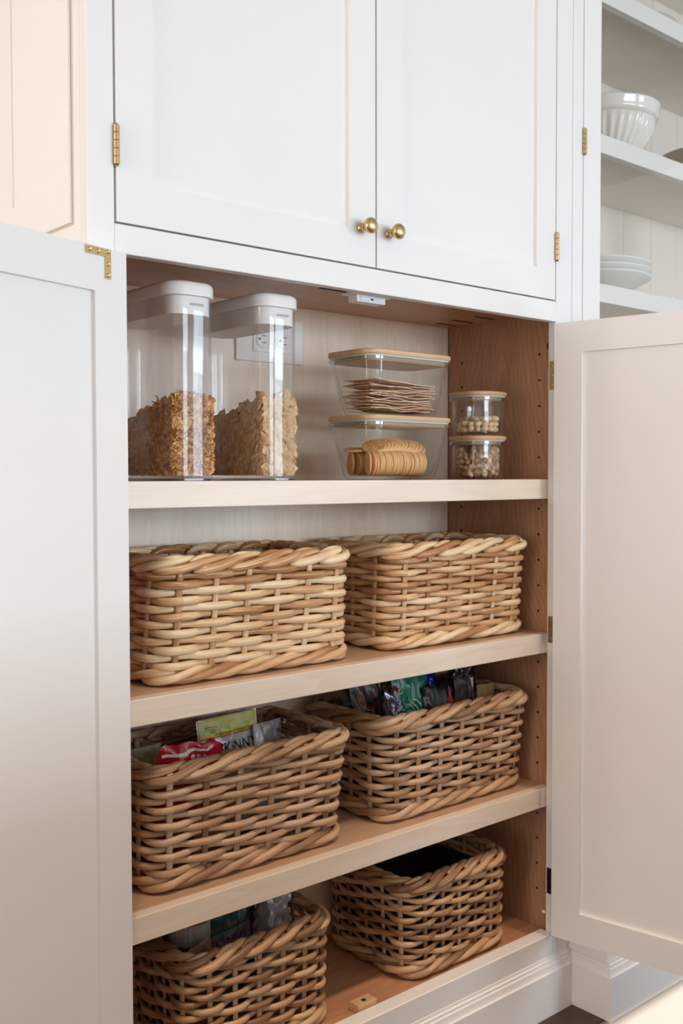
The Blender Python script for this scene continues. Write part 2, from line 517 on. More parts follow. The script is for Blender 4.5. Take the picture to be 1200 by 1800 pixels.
# shelf pin holes and dark slots under the top
hm = MB(); hm.lathe([(0.0027, -0.0004), (0.0027, 0.0004)], 10, axis='X').v
hole = None
for z in [0.236 + 0.0513 * k for k in range(22)]:
    for y in (0.052, 0.26):
        if min(abs(z - (q - 0.019)) for q in (Z1, Z2, Z3)) < 0.024: continue
        h = MB().lathe([(0.0027, -0.0003), (0.0027, 0.0006)], 10, axis='X').build('pin_hole', SLOT, cab) if hole is None else hole.copy()
        if hole is None: hole = h
        else: COL.objects.link(h)
        h.location = (SIDE - 0.0004, y, z)
for x, y in ((0.914, 0.151), (0.914, 0.21), (0.918, 0.262), (0.476, 0.111)):
    MB().box(x - 0.03, x + 0.03, y - 0.0035, y + 0.0035, CEIL - 0.0006, CEIL + 0.001, 0.0).build('pocket_slot', SLOT, cab)
b = bx('door_bumper', PLASTIC_W, cab, W - 0.0015, W, 0.0186, 0.026, 0.198, 0.204, 0.0004)
bx('door_bumper', SLOT, cab, SIDE - 0.006, SIDE - 0.0005, 0.022, 0.03, 1.322, 1.333, 0.001)

# left end panel with a shaker door on it
bx('end_panel', PAINT_BRIGHT, cab, XL, -0.0205, 0.0195, 0.335, 0.12, TOP)


def shaker(parent, name, w, z0, z1, mir=1, st=0.057, mat=PAINT, th=0.020, rec=0.0065, loc=(0, 0, 0), rot=0.0, panelrough=None):
    """door leaf hinged at local x=0; y=0 is the outer face; the panel carries stiles and rails"""
    def X(a, b): return (min(a * mir, b * mir), max(a * mir, b * mir))
    pn = MB().box(*X(st - .004, w - st + .004), rec, th - rec, z0 + st - .004, z1 - st + .004, 0.0)
    d = pn.build(name, mat, parent, loc=loc, rot=(0, 0, rot))
    for a, b_ in ((0, st), (w - st, w)):
        MB().box(*X(a, b_), 0, th, z0, z1, 0.0005, 1).build('stile', mat, d)
    for a, b_ in ((z0, z0 + st), (z1 - st, z1)):
        MB().box(*X(st - .001, w - st + .001), 0.00002, th - 0.00002, a + .0001, b_ - .0001, 0.0).build('rail', mat, d)
    return d


def hinge_knuckles(parent, x, y, z0, z1, r=0.0042, mat=BRASS, n=5):
    m = MB(); h = (z1 - z0) / n
    for k in range(n):
        a, b_ = z0 + k * h + 0.0004, z0 + (k + 1) * h - 0.0004
        m.lathe([(r * .97, a), (r, a + .0003), (r, b_ - .0003), (r * .97, b_)], 26, (x, y, 0))
    m.lathe([(r * .5, z0 - 0.0022), (r * .7, z0 - 0.001), (r * .5, z0 + .001)], 12, (x, y, 0))
    m.lathe([(r * .5, z1 - 0.001), (r * .7, z1 + 0.0008), (r * .4, z1 + .002)], 12, (x, y, 0))
    return m.build('hinge', mat, parent, RAD(17))


def knob(parent, x, z, y0=0.0):
    m = MB()
    prof = [(0.0078, 0), (0.0080, -0.0015), (0.0060, -0.003), (0.0052, -0.0045), (0.0062, -0.006), (0.0050, -0.0085), (0.0050, -0.012),
            (0.0075, -0.0145), (0.0105, -0.0175), (0.0126, -0.0215), (0.0130, -0.0245), (0.0120, -0.0275), (0.0090, -0.0302), (0.005, -0.0317), (0.001, -0.0321)]
    m.lathe(prof, 32, (x, y0, z), 'Y')
    return m.build('knob', BRASS, parent, True)


# the door set into the left end, a little proud of it
MB().box(XL - 0.0012, XL + 0.0002, 0.0385, 0.2825, 1.4085, TOP - 0.06, 0.0).build('door_gap', plain('gap shade', (0.70, 0.62, 0.56), 0.8), cab)
sd = MB().box(XL - 0.003, XL - 0.0013, 0.096, 0.226, 1.462, TOP - 0.11, 0.0).build('end_door', PAINT_BRIGHT, cab)
for a, b_ in ((0.0405, 0.0975), (0.2245, 0.281)):
    MB().box(XL - 0.0060, XL - 0.0015, a, b_, 1.4105, TOP - 0.062, 0.0010, 2).build('stile', PAINT_BRIGHT, sd)
for a, b_ in ((1.4105, 1.4665), (TOP - 0.118, TOP - 0.062)):
    MB().box(XL - 0.0059, XL - 0.0016, 0.0975, 0.2245, a, b_, 0.0008).build('rail', PAINT_BRIGHT, sd)

# upper pair of doors, closed, set flush into the frame
du1 = shaker(cab, 'cabinet_door', 0.4707, ZU + 0.0026, TOP - 0.0525, 1, loc=(0.0030, 0.0, 0))
du2 = shaker(cab, 'cabinet_door', 0.4707, ZU + 0.0026, TOP - 0.0525, -1, loc=(W - 0.0030, 0.0, 0))
knob(du1, 0.4415 - 0.0028, 1.4715); knob(du2, -(W - 0.0028 - 0.5035), 1.4715)
hinge_knuckles(du1, -0.0010, -0.0030, 1.4865, 1.5390)
hinge_knuckles(du2, 0.0010, -0.0030, 1.4880, 1.5400)
tag(du1, 'closed upper left door'); tag(du2, 'closed upper right door')
bx('door_stop', PAINT, cab, 0.33, 0.62, 0.021, 0.026, ZU, ZU + 0.003, 0.0)
# lower pair, wide open
dl1 = shaker(cab, 'cabinet_door', 0.4700, 0.168, 1.3668, 1, loc=(0.0005, -0.0005, 0), rot=-RAD(163.4))
dl2 = shaker(cab, 'cabinet_door', 0.4700, 0.168, 1.3645, -1, loc=(0.9516, -0.0060, 0), rot=RAD(100.5), st=0.0585)
tag(dl1, 'left lower door swung wide open, inner face seen'); tag(dl2, 'right lower door open at a right angle, inner face seen')
# bracket on the inner face of the left door, near its top corner
def bracket(parent):
    th = 0.0200
    m = MB()
    o = [(0.0295, 1.3655), (0.0735, 1.3655), (0.0735, 1.3555), (0.0398, 1.3555), (0.0398, 1.3275), (0.0295, 1.3275)]
    m.add([(x, th - .0002, z) for x, z in o] + [(x, th + .0013, z) for x, z in o],
          [(6, 7, 8, 9, 10, 11), (5, 4, 3, 2, 1, 0)] + [(k, (k + 1) % 6, 6 + (k + 1) % 6, 6 + k) for k in range(6)])
    m.build('corner_bracket', BRASS, parent)
    for x, z in ((0.067, 1.3605), (0.052, 1.3605), (0.0347, 1.3625), (0.0347, 1.3465), (0.0347, 1.3320)):
        s = MB().lathe([(0.0030, 0), (0.0031, 0.0007), (0.0022, 0.0013), (0.0010, 0.0010), (0.0005, 0.0006)], 14, (x, th + .001, z), 'Y')
        s.build('screw', BRASS, parent, RAD(40))
bracket(dl1)
# hinge leaves on the inner side of the right stile
for z0, z1, mt in ((1.2400, 1.2950, BRASS), (0.7425, 0.7950, BRASS_D), (0.2410, 0.2926, METAL_DARK)):  # hinge metal gets darker from the top hinge to the bottom one
    h = MB().box(W - 0.0012, W + 0.0002, 0.0005, 0.0150, z0, z1, 0.0003).build('hinge', mt, cab)
    for k in (0.16, 0.5, 0.84):
        MB().lathe([(0.0028, 0), (0.0029, -0.0006), (0.0018, -0.0013), (0.0008, -0.0009)], 12, (W - 0.0010, 0.0085, z0 + k * (z1 - z0)), 'X').build('screw', mt, h, RAD(40))
    hinge_knuckles(cab, W + 0.0012, -0.0036, z0, z1, 0.0040, mt)
# magnetic catch under the top
cz = ZT + 0.001
mc = MB().box(0.4435, 0.5330, 0.026, 0.052, cz - 0.0008, cz + 0.0022, 0.001, 2).build('magnetic_catch', PLASTIC_W, cab)
MB().box(0.4560, 0.5195, 0.0255, 0.048, cz - 0.0120, cz - 0.0008, 0.0012, 2).build('catch_body', PLASTIC_W, mc)
MB().box(0.460, 0.516, 0.030, 0.050, cz + 0.0022, CEIL, 0.0).build('catch_block', PLASTIC_W, mc)
for a, b_ in ((0.4615, 0.4855), (0.4915, 0.5155)):
    MB().box(a, b_, 0.0248, 0.0262, cz - 0.0100, cz - 0.0030, 0.0003).build('strike_plate', STEEL, mc)
MB().box(0.4855, 0.4915, 0.0252, 0.0262, cz - 0.0078, cz - 0.0050, 0.0).build('strike_plate', SLOT, mc)
# outlet on the back panel
op = bx('outlet_plate', OUTLET_W, cab, 0.402, 0.556, BACK - 0.006, BACK - 0.0005, 1.2830, 1.3660, 0.002, 2)
bx('outlet_insert', OUTLET_W, op, 0.438, 0.533, BACK - 0.0085, BACK - 0.005, 1.3010, 1.3480, 0.001)
for cx in (0.461, 0.509):
    m = MB(); m.lathe([(0.017, 0), (0.017, -0.0022), (0.0155, -0.003)], 28, (cx, BACK - 0.0078, 1.3245), 'Y')
    r = m.build('receptacle', OUTLET_W, op, RAD(40))
    sm = MB()
    sm.box(cx - 0.0045, cx + 0.0045, BACK - 0.0118, BACK - 0.0105, 1.3300, 1.3315)
    sm.box(cx - 0.0045, cx + 0.0045, BACK - 0.0118, BACK - 0.0105, 1.3175, 1.3190)
    sm.box(cx - 0.0125, cx - 0.0085, BACK - 0.0118, BACK - 0.0105, 1.3225, 1.3265)
    sm.build('slot', SLOT, op)

# ------------------------------------------------------------------ baseboards
def moulding(name, p0, p1, out, mit0, mit1, mat=PAINT, zt=0.1215):
    """profiled board from p0 to p1; out: unit vector away from the cabinet"""
    prof = [(0, 0.0085), (0.0120, 0.0085), (0.0120, 0.0945), (0.0092, 0.0965), (0.0080, 0.1010), (0.0068, 0.1085), (0.0048, 0.1100), (0.0042, 0.1150), (0.0018, 0.1165), (0.0012, zt), (0, zt)]
    d = (Vector(p1) - Vector(p0)).normalized(); o = Vector(out)
    la = [Vector(p0) + o * t + d * (t * mit0) + Vector((0, 0, z)) for t, z in prof]
    lb = [Vector(p1) + o * t + d * (t * mit1) + Vector((0, 0, z)) for t, z in prof]
    m = MB(); n = len(prof)
    m.add(la + lb, [(k, (k + 1) % n, n + (k + 1) % n, n + k) for k in range(n)] + [tuple(range(n)), tuple(range(2 * n - 1, n - 1, -1))])
    return m.build(name, mat, None)


tag(moulding('baseboard_front', (XL - 0.6, 0.0, 0), (0.9985 + .012, 0.0, 0), (0, -1, 0), 0, -1.0), kind='structure')
tag(moulding('baseboard_side', (0.9985 + .012, 0.0, 0), (0.9985 + .012, -0.0905, 0), (-1, 0, 0), 1.0, 1.0, PAINT_BRIGHT), kind='structure')
tag(moulding('baseboard_right', (0.9985 + .012, -0.0905, 0), (2.6, -0.0905, 0), (0, -1, 0), -1.0, 0), kind='structure')

# ------------------------------------------------------------------ hutch to the right
hut = empty('hutch_cabinet', (0, 0, 0)); tag(hut, 'white hutch with glazed door and open dish shelves right of the pantry', 'cabinet')
HX = 1.0345
bx('stile', PAINT, hut, CBX - 0.0005, HX, 0, 0.0185, 0.93, TOP, 0.0008)
bx('side_panel', PAINT, hut, CBX - 0.0005, CBX + 0.012, 0.019, 0.333, 0.93, TOP)
bx('side_panel', PAINT, hut, 2.56, 2.58, 0.0, 0.333, 0.93, TOP)
bx('top_panel', PAINT, hut, CBX + .012, 2.56, 0.019, 0.32, TOP - 0.02, TOP)
bx('counter_board', PAINT, hut, CBX + 0.003, 2.6, -0.095, 0.333, 0.90, 0.93, 0.003)
bx('base_box', PAINT_BRIGHT, hut, CBX + 0.0002, 2.58, -0.0900, 0.333, 0.12, 0.90, 0.0)
for k in range(12):
    x0 = CBX + 0.0125 + k * 0.127
    bx('back_board', HPAINT, hut, x0 + 0.0006, x0 + 0.1264, 0.318, 0.3325, 0.93, TOP - 0.0201, 0.0015)
# glazed door: stile seen, free edge out of the picture
gd = MB().box(HX + 0.0573, 1.575, 0.009, 0.012, 1.02, TOP - 0.06, 0.0).build('glass_door', PANE, hut)
tag(gd, 'clear glazed door of the hutch')
for a, b_ in ((HX + 0.0022, HX + 0.0595), (1.573, 1.630)):
    MB().box(a, b_, 0, 0.020, 0.965, TOP - 0.003, 0.0010, 2).build('stile', PAINT, gd)
for a, b_ in ((0.965, 1.022), (TOP - 0.062, TOP - 0.003)):
    MB().box(HX + 0.0595, 1.573, 0.0002, 0.0198, a, b_, 0.0008).build('rail', PAINT, gd)
hinge_knuckles(gd, HX + 0.0011, -0.0030, 1.7090, 1.7590)
for zz in (2.364, 2.0875, 1.7798, 1.4722, 1.16):
    s = bx('shelf', HPAINT, hut, CBX + 0.0125, 2.559, 0.0482, 0.3175, zz - 0.019, zz - 0.0003, 0.0)
    MB().box(CBX + 0.0125, 2.559, 0.030, 0.0480, zz - 0.0385, zz, 0.001, 2).build('nosing', PAINT, s)


def dish(name, prof_out, prof_in, c, mat, label, cat, group=None, n=64, rfun=None, sc=(1, 1)):
    m = MB(); prof = prof_out + prof_in
    m.lathe(prof, n, (0, 0, 0), rfun=rfun)
    m.v = [(x * sc[0], y * sc[0], z * sc[1]) for x, y, z in m.v]
    o = m.build(name, mat, None, True, loc=c)
    return tag(o, label, cat, group)


def fl(r, h, a):
    if r > 0.03 and 0.012 < h < 0.088 and FL[0]:
        return r + 0.0022 * (abs(cos(a * 17)) - 0.5)
    return r


FL = [True]
FR = 0.1035
bo = [(0.030, 0), (0.040, 0.002), (0.052, 0.012), (0.067, 0.030), (0.080, 0.052), (0.089, 0.075), (0.0925, 0.0885), (0.0935, 0.090), (0.0985, 0.092), (0.1000, 0.1), (0.1010, 0.115), (0.1030, 0.119), (0.1025, 0.1215)]
bi = [(0.098, 0.1210), (0.095, 0.110), (0.0935, 0.095), (0.085, 0.075), (0.070, 0.045), (0.045, 0.015), (0.01, 0.008)]


def flf(r, h, a):
    if 0.010 < h < 0.0885 and r in OUT: return r + 0.0020 * (abs(cos(a * 17)) * 2 - 1)
    return r


OUT = set(p[0] for p in bo)
dish('mixing_bowl', bo, bi, (1.336, 0.160, 1.7798), CERAMIC, 'white fluted ceramic mixing bowl on the middle hutch shelf', 'bowl', n=136, rfun=flf, sc=(1.20, 1.02))
so = [(0.045, 0), (0.047, 0.004), (0.058, 0.010), (0.088, 0.027), (0.108, 0.0385), (0.111, 0.0425)]
si = [(0.107, 0.0425), (0.086, 0.031), (0.057, 0.015), (0.01, 0.012)]
for k, lb in enumerate(('lowest of three stacked pale soup plates on the lower hutch shelf', 'middle of three stacked pale soup plates on the lower hutch shelf', 'topmost of three stacked pale soup plates on the lower hutch shelf')):
    dish('soup_plate', so, si, (1.303, 0.176, 1.4722 + 0.0145 * k), CERAMIC2, lb, 'plate', 'soup plates stacked in the hutch', sc=(1.26, 1.12))
to = [(0.05, 0), (0.06, 0.004), (0.09, 0.02), (0.115, 0.055), (0.125, 0.085), (0.127, 0.089)]
ti = [(0.122, 0.088), (0.11, 0.055), (0.085, 0.024), (0.02, 0.008)]
dish('serving_bowl', to, ti, (1.748, 0.150, 1.7798), CERAMIC3, 'taupe stoneware bowl at the right edge, beside the fluted bowl', 'bowl', sc=(0.85, 1.15))
uo = [(0.035, 0), (0.040, 0.004), (0.055, 0.02), (0.075, 0.05), (0.086, 0.08), (0.087, 0.083)]
ui = [(0.083, 0.082), (0.07, 0.05), (0.05, 0.02), (0.01, 0.01)]
dish('white_bowl', uo, ui, (1.165, 0.135, 2.0875), CERAMIC, 'white bowl on the top hutch shelf, mostly cut off', 'bowl')
dish('beige_bowl', [(0.05, 0), (0.06, 0.003), (0.09, 0.03), (0.11, 0.05), (0.112, 0.054)], [(0.107, 0.053), (0.08, 0.028), (0.02, 0.008)], (1.49, 0.20, 2.0875),
     plain('beige glaze', (0.62, 0.55, 0.45), 0.35), 'beige shallow bowl on the top hutch shelf at the right edge', 'bowl')

# ------------------------------------------------------------------ kitchen island in the foreground
isl = empty('kitchen_island', (0, 0, 0)); tag(isl, 'white kitchen island with pale stone top, out of focus in the foreground', 'kitchen island')
IX0, IX1 = -0.462, 1.30
MB().box(IX0, IX1, -1.95, -1.078, 0.885, 0.920, 0.003, 3).build('countertop', QUARTZ, isl)
MB().box(IX0 + .03, IX1 - .03, -1.92, -1.115, 0.0, 0.885, 0.0).build('island_body', PAINT, isl)
for k in range(2):
    x0 = IX0 + .035 + k * 0.846
    pw = 0.840
    d = MB().box(x0 + .062, x0 + pw - .062, -1.1145, -1.109, .172, .80, 0).build('panel', PAINT, isl)
    for a, b_ in ((x0 + .002, x0 + .062), (x0 + pw - .062, x0 + pw - .002)):
        MB().box(a, b_, -1.1145, -1.103, 0.11, 0.862, 0.001).build('stile', PAINT, d)
    for a, b_ in ((.11, .172), (.80, .862)):
        MB().box(x0 + .062, x0 + pw - .062, -1.1143, -1.103, a, b_, 0.001).build('rail', PAINT, d)


for dx in (-0.55, 0.25, 1.05):  # unseen trim rings made up for the added spots
    dl = MB().lathe([(.075, 2.7495), (.078, 2.746), (.070, 2.742), (.056, 2.7455), (.054, 2.7495)], 32, (dx, -0.80, 0)).build('added_spot_trim', PLASTIC_W, None, True)
    tag(dl, 'unseen trim ring of an added light over the aisle', 'ceiling light', 'added lights over the aisle')

# ------------------------------------------------------------------ tall dispensers with cereal
def tall_container(x0, y0, label, wx=0.080, dy=0.200):
    z0 = Z1; H = 0.2925; r = 0.027
    t = empty('cereal_container', (x0, y0, z0))
    tag(t, label, 'container', 'tall lidded cereal containers')
    # body: outer and inner wall
    m = MB()
    m.loft([rrect(.003, wx - .003, .003, dy - .003, r - .003, 0.0003), rrect(0, wx, 0, dy, r, 0.004), rrect(0, wx, 0, dy, r, 0.2715)], True, False)
    i = .0026
    m.loft([rrect(i, wx - i, i, dy - i, r - i, 0.007), rrect(i, wx - i, i, dy - i, r - i, 0.2715)], True, False)
    m.build('jar', CLEAR, t, RAD(50))
    m = MB(); m.loft([rrect(.002, wx - .002, .002, dy - .002, r - .002, 0.0008), rrect(.002, wx - .002, .002, dy - .002, r - .002, 0.0035)])
    m.build('base_ring', thin_glass('base tint', (0.55, 0.5, 0.52), 1.5, 0.1), t)
    e = .0028
    m = MB()
    lo = []
    for ins, z in ((-e * .4, .2705), (-e, .2712), (-e, .2845), (-e + .001, .2885), (-e + .0045, .2915), (-e + .011, .2925)):
        lo.append(rrect(ins, wx - ins, ins, dy - ins, max(r - ins, .006), z))
    m.loft(lo)
    lid = m.build('lid', PLASTIC_W, t, RAD(40))
    m = MB(); m.loft([rrect(i + .001, wx - i - .001, i + .001, dy - i - .001, r - i - .001, 0.2440), rrect(i + .0005, wx - i - .0005, i + .0005, dy - i - .0005, r - i, 0.2710)])
    m.build('collar', plain('collar plastic', (0.86, 0.84, 0.82), 0.4), t, RAD(40))
    MB().box(wx * .40, wx * .70, .0030, .0037, .2570, .2610, .0002).build('latch_line', plain('grey seal', (0.45, 0.45, 0.44), 0.5), t)
    return t


Y0 = 0.040
tcl = tall_container(0.112, Y0, 'left tall clear container of corn flakes with white lid')
tcr = tall_container(0.271, Y0, 'right tall clear container of woven cereal squares with white lid')


def heap(x, y, wx, dy, zf, zb, bump, seed):
    """height of a cereal heap over the container floor"""
    fy = y / dy
    h = zf + (zb - zf) * min(1, fy * 1.15)
    return h + bump * noise.noise(Vector((x * 40 + seed, y * 40, seed)))


def core(x0, y0, wx, dy, fn, mat, name, par=None):
    m = MB(); nx, ny = 8, 16; top = []; bot = []
    for j in range(ny + 1):
        for i in range(nx + 1):
            x = .009 + (wx - .018) * i / nx; y = .009 + (dy - .018) * j / ny
            top.append((x, y, fn(x, y) - .010)); bot.append((x, y, 0.0085))
    vs = top + bot; o = len(top); fs = []
    for j in range(ny):
        for i in range(nx):
            a = j * (nx + 1) + i
            fs += [(a, a + 1, a + nx + 2, a + nx + 1), (o + a + nx + 1, o + a + nx + 2, o + a + 1, o + a)]
    edge = [i for i in range(nx + 1)] + [j * (nx + 1) + nx for j in range(1, ny + 1)] + [ny * (nx + 1) + i for i in range(nx - 1, -1, -1)] + [j * (nx + 1) for j in range(ny - 1, 0, -1)]
    for k in range(len(edge)):
        a, b_ = edge[k], edge[(k + 1) % len(edge)]
        fs.append((a, b_, b_ + o, a + o))
    m.add(vs, fs)
    return m.build(name, mat, par, loc=(x0, y0, Z1))


def rnd_rot():
    return Matrix.Rotation(random.uniform(0, 2 * pi), 3, 'Z') @ Matrix.Rotation(random.uniform(-pi, pi), 3, 'X') @ Matrix.Rotation(random.uniform(-pi, pi), 3, 'Y')


# flakes: far too many to count, one object
WX, DY = 0.080, 0.200
random.seed(11)
f1 = lambda x, y: heap(x, y, WX, DY, 0.131, 0.088, 0.012, 3.1) - (0.006 if x > .05 else 0)
fm = MB()
NF = 0


def flake(c, Rm, s):
    vs = []; fs = []
    a = random.uniform(.5, 1.3)
    for j in range(4):
        for i in range(4):
            u = (i / 3 - .5); v = (j / 3 - .5)
            k = 1 - 0.35 * (abs(u) * 2) ** 2 * (abs(v) * 2) ** 2
            p = Vector((u * s * k + random.uniform(-.06, .06) * s, v * s * .8 * k + random.uniform(-.06, .06) * s, (u * u * a * 1.6 - v * u * a) * s + random.uniform(-.05, .05) * s))
            vs.append(c + Rm @ p)
    for j in range(3):
        for i in range(3):
            q = j * 4 + i; fs.append((q, q + 1, q + 5, q + 4))
    return vs, fs


for k in range(3600):
    if k % 3 < 2:   # against the walls
        side = random.random()
        if side < .42: x, y = random.uniform(.007, WX - .007), random.uniform(.006, .011)
        elif side < .80: x, y = random.uniform(.006, .011), random.uniform(.007, DY - .008)
        elif side < .9: x, y = WX - .009, random.uniform(.007, DY - .008)
        else: x, y = random.uniform(.007, WX - .007), DY - .009
        z = random.uniform(.012, f1(x, y) - .002)
    else:
        x, y = random.uniform(.008, WX - .008), random.uniform(.008, DY - .008)
        z = f1(x, y) - random.uniform(-.001, .014)
    s = random.uniform(.0085, .0135)
    lim = min(x, y, WX - x, DY - y) - .0032
    Rm = rnd_rot()
    vs, fs = flake(Vector((0, 0, 0)), Rm, s)
    mn = [min(v[i] for v in vs) for i in range(3)]; mx = [max(v[i] for v in vs) for i in range(3)]
    sx = max(.0032 - (x + mn[0]), 0) + min(WX - .0032 - (x + mx[0]), 0)
    sy = max(.0032 - (y + mn[1]), 0) + min(DY - .0032 - (y + mx[1]), 0)
    szz = max(.0075 - (z + mn[2]), 0)
    fm.add([v + Vector((x + sx, y + sy, z + szz)) for v in vs], fs)
o = fm.build('corn_flakes', FLAKE, None, True, loc=(0.112, Y0, Z1), normals=False)
tag(o, 'golden corn flakes heaped in the left tall clear container', 'cereal', kind='stuff')
cr = core(0, 0, WX, DY, f1, FLAKE, 'flake_crumbs', o); cr.location = (0, 0, 0); cr['kind'] = 'stuff'

# woven cereal squares: each one an object, sharing two meshes
random.seed(5)
f2 = lambda x, y: heap(x, y, WX, DY, 0.136, 0.095, 0.010, 7.7) - (0.004 if x > .06 else 0)


def square_mesh(s=0.0175, th=0.0042):
    m = MB(); n = 5; vs = []; fs = []
    for side in (1, -1):
        for j in range(n):
            for i in range(n):
                u, v = i / (n - 1) - .5, j / (n - 1) - .5
                p = (1 - (2 * u) ** 4) * (1 - (2 * v) ** 4)
                vs.append((u * s, v * s, side * (th * .5 * p + (.0004 if (i + j) % 2 else -.0002)) + .0012 * sin(u * 5)))
    for j in range(n - 1):
        for i in range(n - 1):
            a = j * n + i; fs.append((a, a + 1, a + n + 1, a + n)); a += n * n; fs.append((a, a + n, a + n + 1, a + 1))
    m.add(vs, fs)
    me = m.mesh('cereal_square'); me.materials.append(SQUARE)
    return me


def square_mat():
    m = speck('woven cereal', (0.78, 0.50, 0.25), (0.58, 0.31, 0.12), (0.88, 0.66, 0.40), 140)
    nt = m.node_tree; b = nt.nodes['Principled BSDF']
    tc = N(nt, 'ShaderNodeTexCoord')
    wv = N(nt, 'ShaderNodeTexWave'); wv.inputs['Scale'].default_value = 210; wv.bands_direction = 'X'; wv.inputs['Distortion'].default_value = 1.0
    L(nt, tc.outputs['Object'], wv.inputs['Vector'])
    bp = N(nt, 'ShaderNodeBump'); bp.inputs['Strength'].default_value = 0.7; bp.inputs['Distance'].default_value = 0.0008
    L(nt, wv.outputs['Fac'], bp.inputs['Height']); L(nt, bp.outputs[0], b.inputs['Normal'])
    return m


SQM = square_mat()
sqs = [square_mesh(), square_mesh(0.0155, 0.0038), square_mesh(0.019, 0.004)]
for q in sqs:
    q.materials.clear(); q.materials.append(SQM)
placed = 0
tries = 0
spots = []
while placed < 296 and tries < 200000:
    tries += 1
    md = placed
    if md < 95: x, y, nrm = random.uniform(.012, WX - .012), random.uniform(.0065, .0105), (0, 1, 0)
    elif md < 235: x, y, nrm = random.uniform(.0065, .0105), random.uniform(.012, DY - .010), (1, 0, 0)
    elif md < 250: x, y, nrm = WX - .0085, random.uniform(.012, DY * .5), (1, 0, 0)
    else: x, y, nrm = random.uniform(.013, WX - .013), random.uniform(.013, DY - .014), (0, 0, 1)
    zt = f2(x, y)
    z = random.uniform(.015, zt - .004) if nrm[2] == 0 else zt + random.uniform(-.006, .003)
    p = Vector((x, y, z))
    dm = .0072 if tries < 60000 else .0058
    if any((p - q).length < dm for q in spots[-296:]): continue
    spots.append(p); placed += 1
    o = bpy.data.objects.new('cereal_square', random.choice(sqs)); COL.objects.link(o)
    nv = (Vector(nrm) + Vector((random.uniform(-.33, .33), random.uniform(-.33, .33), random.uniform(-.35, .35)))).normalized()
    if nrm[2] == 1: nv = (Vector((random.uniform(-.9, .9), random.uniform(-.9, .9), 1))).normalized()
    Rm = nv.to_track_quat('Z', 'Y').to_matrix() @ Matrix.Rotation(random.uniform(0, pi), 3, 'Z')
    vs = [Rm @ v.co for v in o.data.vertices]
    mn = [min(v[i] for v in vs) for i in range(3)]; mx = [max(v[i] for v in vs) for i in range(3)]
    p = p + Vector((max(.0034 - (p.x + mn[0]), 0) + min(WX - .0034 - (p.x + mx[0]), 0),
                    max(.0034 - (p.y + mn[1]), 0) + min(DY - .0034 - (p.y + mx[1]), 0), max(.0075 - (p.z + mn[2]), 0)))
    o.location = Vector((0.271, Y0, Z1)) + p
    o.rotation_euler = Rm.to_euler()
    tag(o, 'woven brown cereal square in the right tall clear container', 'cereal', 'cereal squares in the right tall container')
cr = core(0.271, Y0, WX, DY, lambda x, y: f2(x, y) - .004, SQM, 'cereal_crumbs')
tag(cr, 'broken cereal filling the middle of the right tall container', 'cereal', kind='stuff')


# ------------------------------------------------------------------ rectangular glass boxes with bamboo lids
def glass_box(x0, y0, z0, w_, d_, h, label, tp=0.022, r=0.030, group='glass food boxes with bamboo lids', rb=None, plug=.0065, lidh=.0085):
    t = empty('glass_container', (x0, y0, z0)); tag(t, label, 'container', group)
    rb = rb or r
    zl = h - lidh      # underside of the lid
    zg = zl - .0035    # top of glass
    m = MB(); ls = []
    for ins, z in ((tp + .012, .0004), (tp + .004, .0014), (tp, .005), (tp * .55, zg * .5), (.004, zg - .006), (.004, zg - .0055)):
        ls.append(rrect(ins, w_ - ins, ins, d_ - ins, max(rb - ins * .3, .008), z, 8))
    m.loft(ls, True, False)
    li = []; q = .0035
    for ins, z in ((tp + .010, .0062), (tp + .003, .0075), (tp * .55, zg * .5), (.004, zg - .0055)):
        li.append(rrect(ins + q, w_ - ins - q, ins + q, d_ - ins - q, max(rb - ins * .3 - q, .006), z, 8))
    m.loft(li, True, False)
    m.build('glass_body', GLASS, t, RAD(45))
    m = MB()
    m.loft([rrect(.004, w_ - .004, .004, d_ - .004, r - .004, zg - .0065, 8), rrect(0.0005, w_ - .0005, 0.0005, d_ - .0005, r, zg - .0045, 8), rrect(0.0005, w_ - .0005, 0.0005, d_ - .0005, r, zg, 8), rrect(.004, w_ - .004, .004, d_ - .004, r - .004, zg, 8)], False, False)
    m.build('glass_rim', RIMG, t, RAD(45))
    m = MB(); m.loft([rrect(.004, w_ - .004, .004, d_ - .004, r - .004, zg + .0001, 8), rrect(.003, w_ - .003, .003, d_ - .003, r - .003, zl, 8)])
    m.build('seal', SEAL, t, RAD(45))
    m = MB(); m.loft([rrect(.010, w_ - .010, .010, d_ - .010, r - .009, zg - plug, 8), rrect(.010, w_ - .010, .010, d_ - .010, r - .009, zg, 8)])
    m.build('lid_plug', BAMBOO, t, RAD(45))
    m = MB(); m.loft([rrect(.0008, w_ - .0008, .0008, d_ - .0008, r, zl, 8), rrect(0, w_, 0, d_, r, zl + .001, 8), rrect(0, w_, 0, d_, r, h - .0012, 8), rrect(.0012, w_ - .0012, .0012, d_ - .0012, r, h, 8)])
    m.build('lid', BAMBOO, t, RAD(45))
    return t


GX, GY, GW, GD, GH = 0.4965, 0.040, 0.2165, 0.128, 0.1122
glass_box(GX, GY, Z1, GW, GD, GH, 'lower rectangular glass box of round crackers with bamboo lid')
glass_box(GX + 0.0005, GY, Z1 + GH, GW, GD, GH, 'upper rectangular glass box of crispbread stacked on the cracker box')

# round crackers
def cracker_mesh(r=0.0215, th=0.0038):
    m = MB(); m.lathe([(r * .55, -th * .5), (r * .93, -th * .5), (r, -th * .25), (r, th * .25), (r * .93, th * .5), (r * .55, th * .55)], 28)
    me = m.mesh('round_cracker'); me.materials.append(CRACK)
    bm = bmesh.new(); bm.from_mesh(me); bmesh.ops.recalc_face_normals(bm, faces=bm.faces); bm.to_mesh(me); bm.free()
    return me


ckm = cracker_mesh()
random.seed(3)


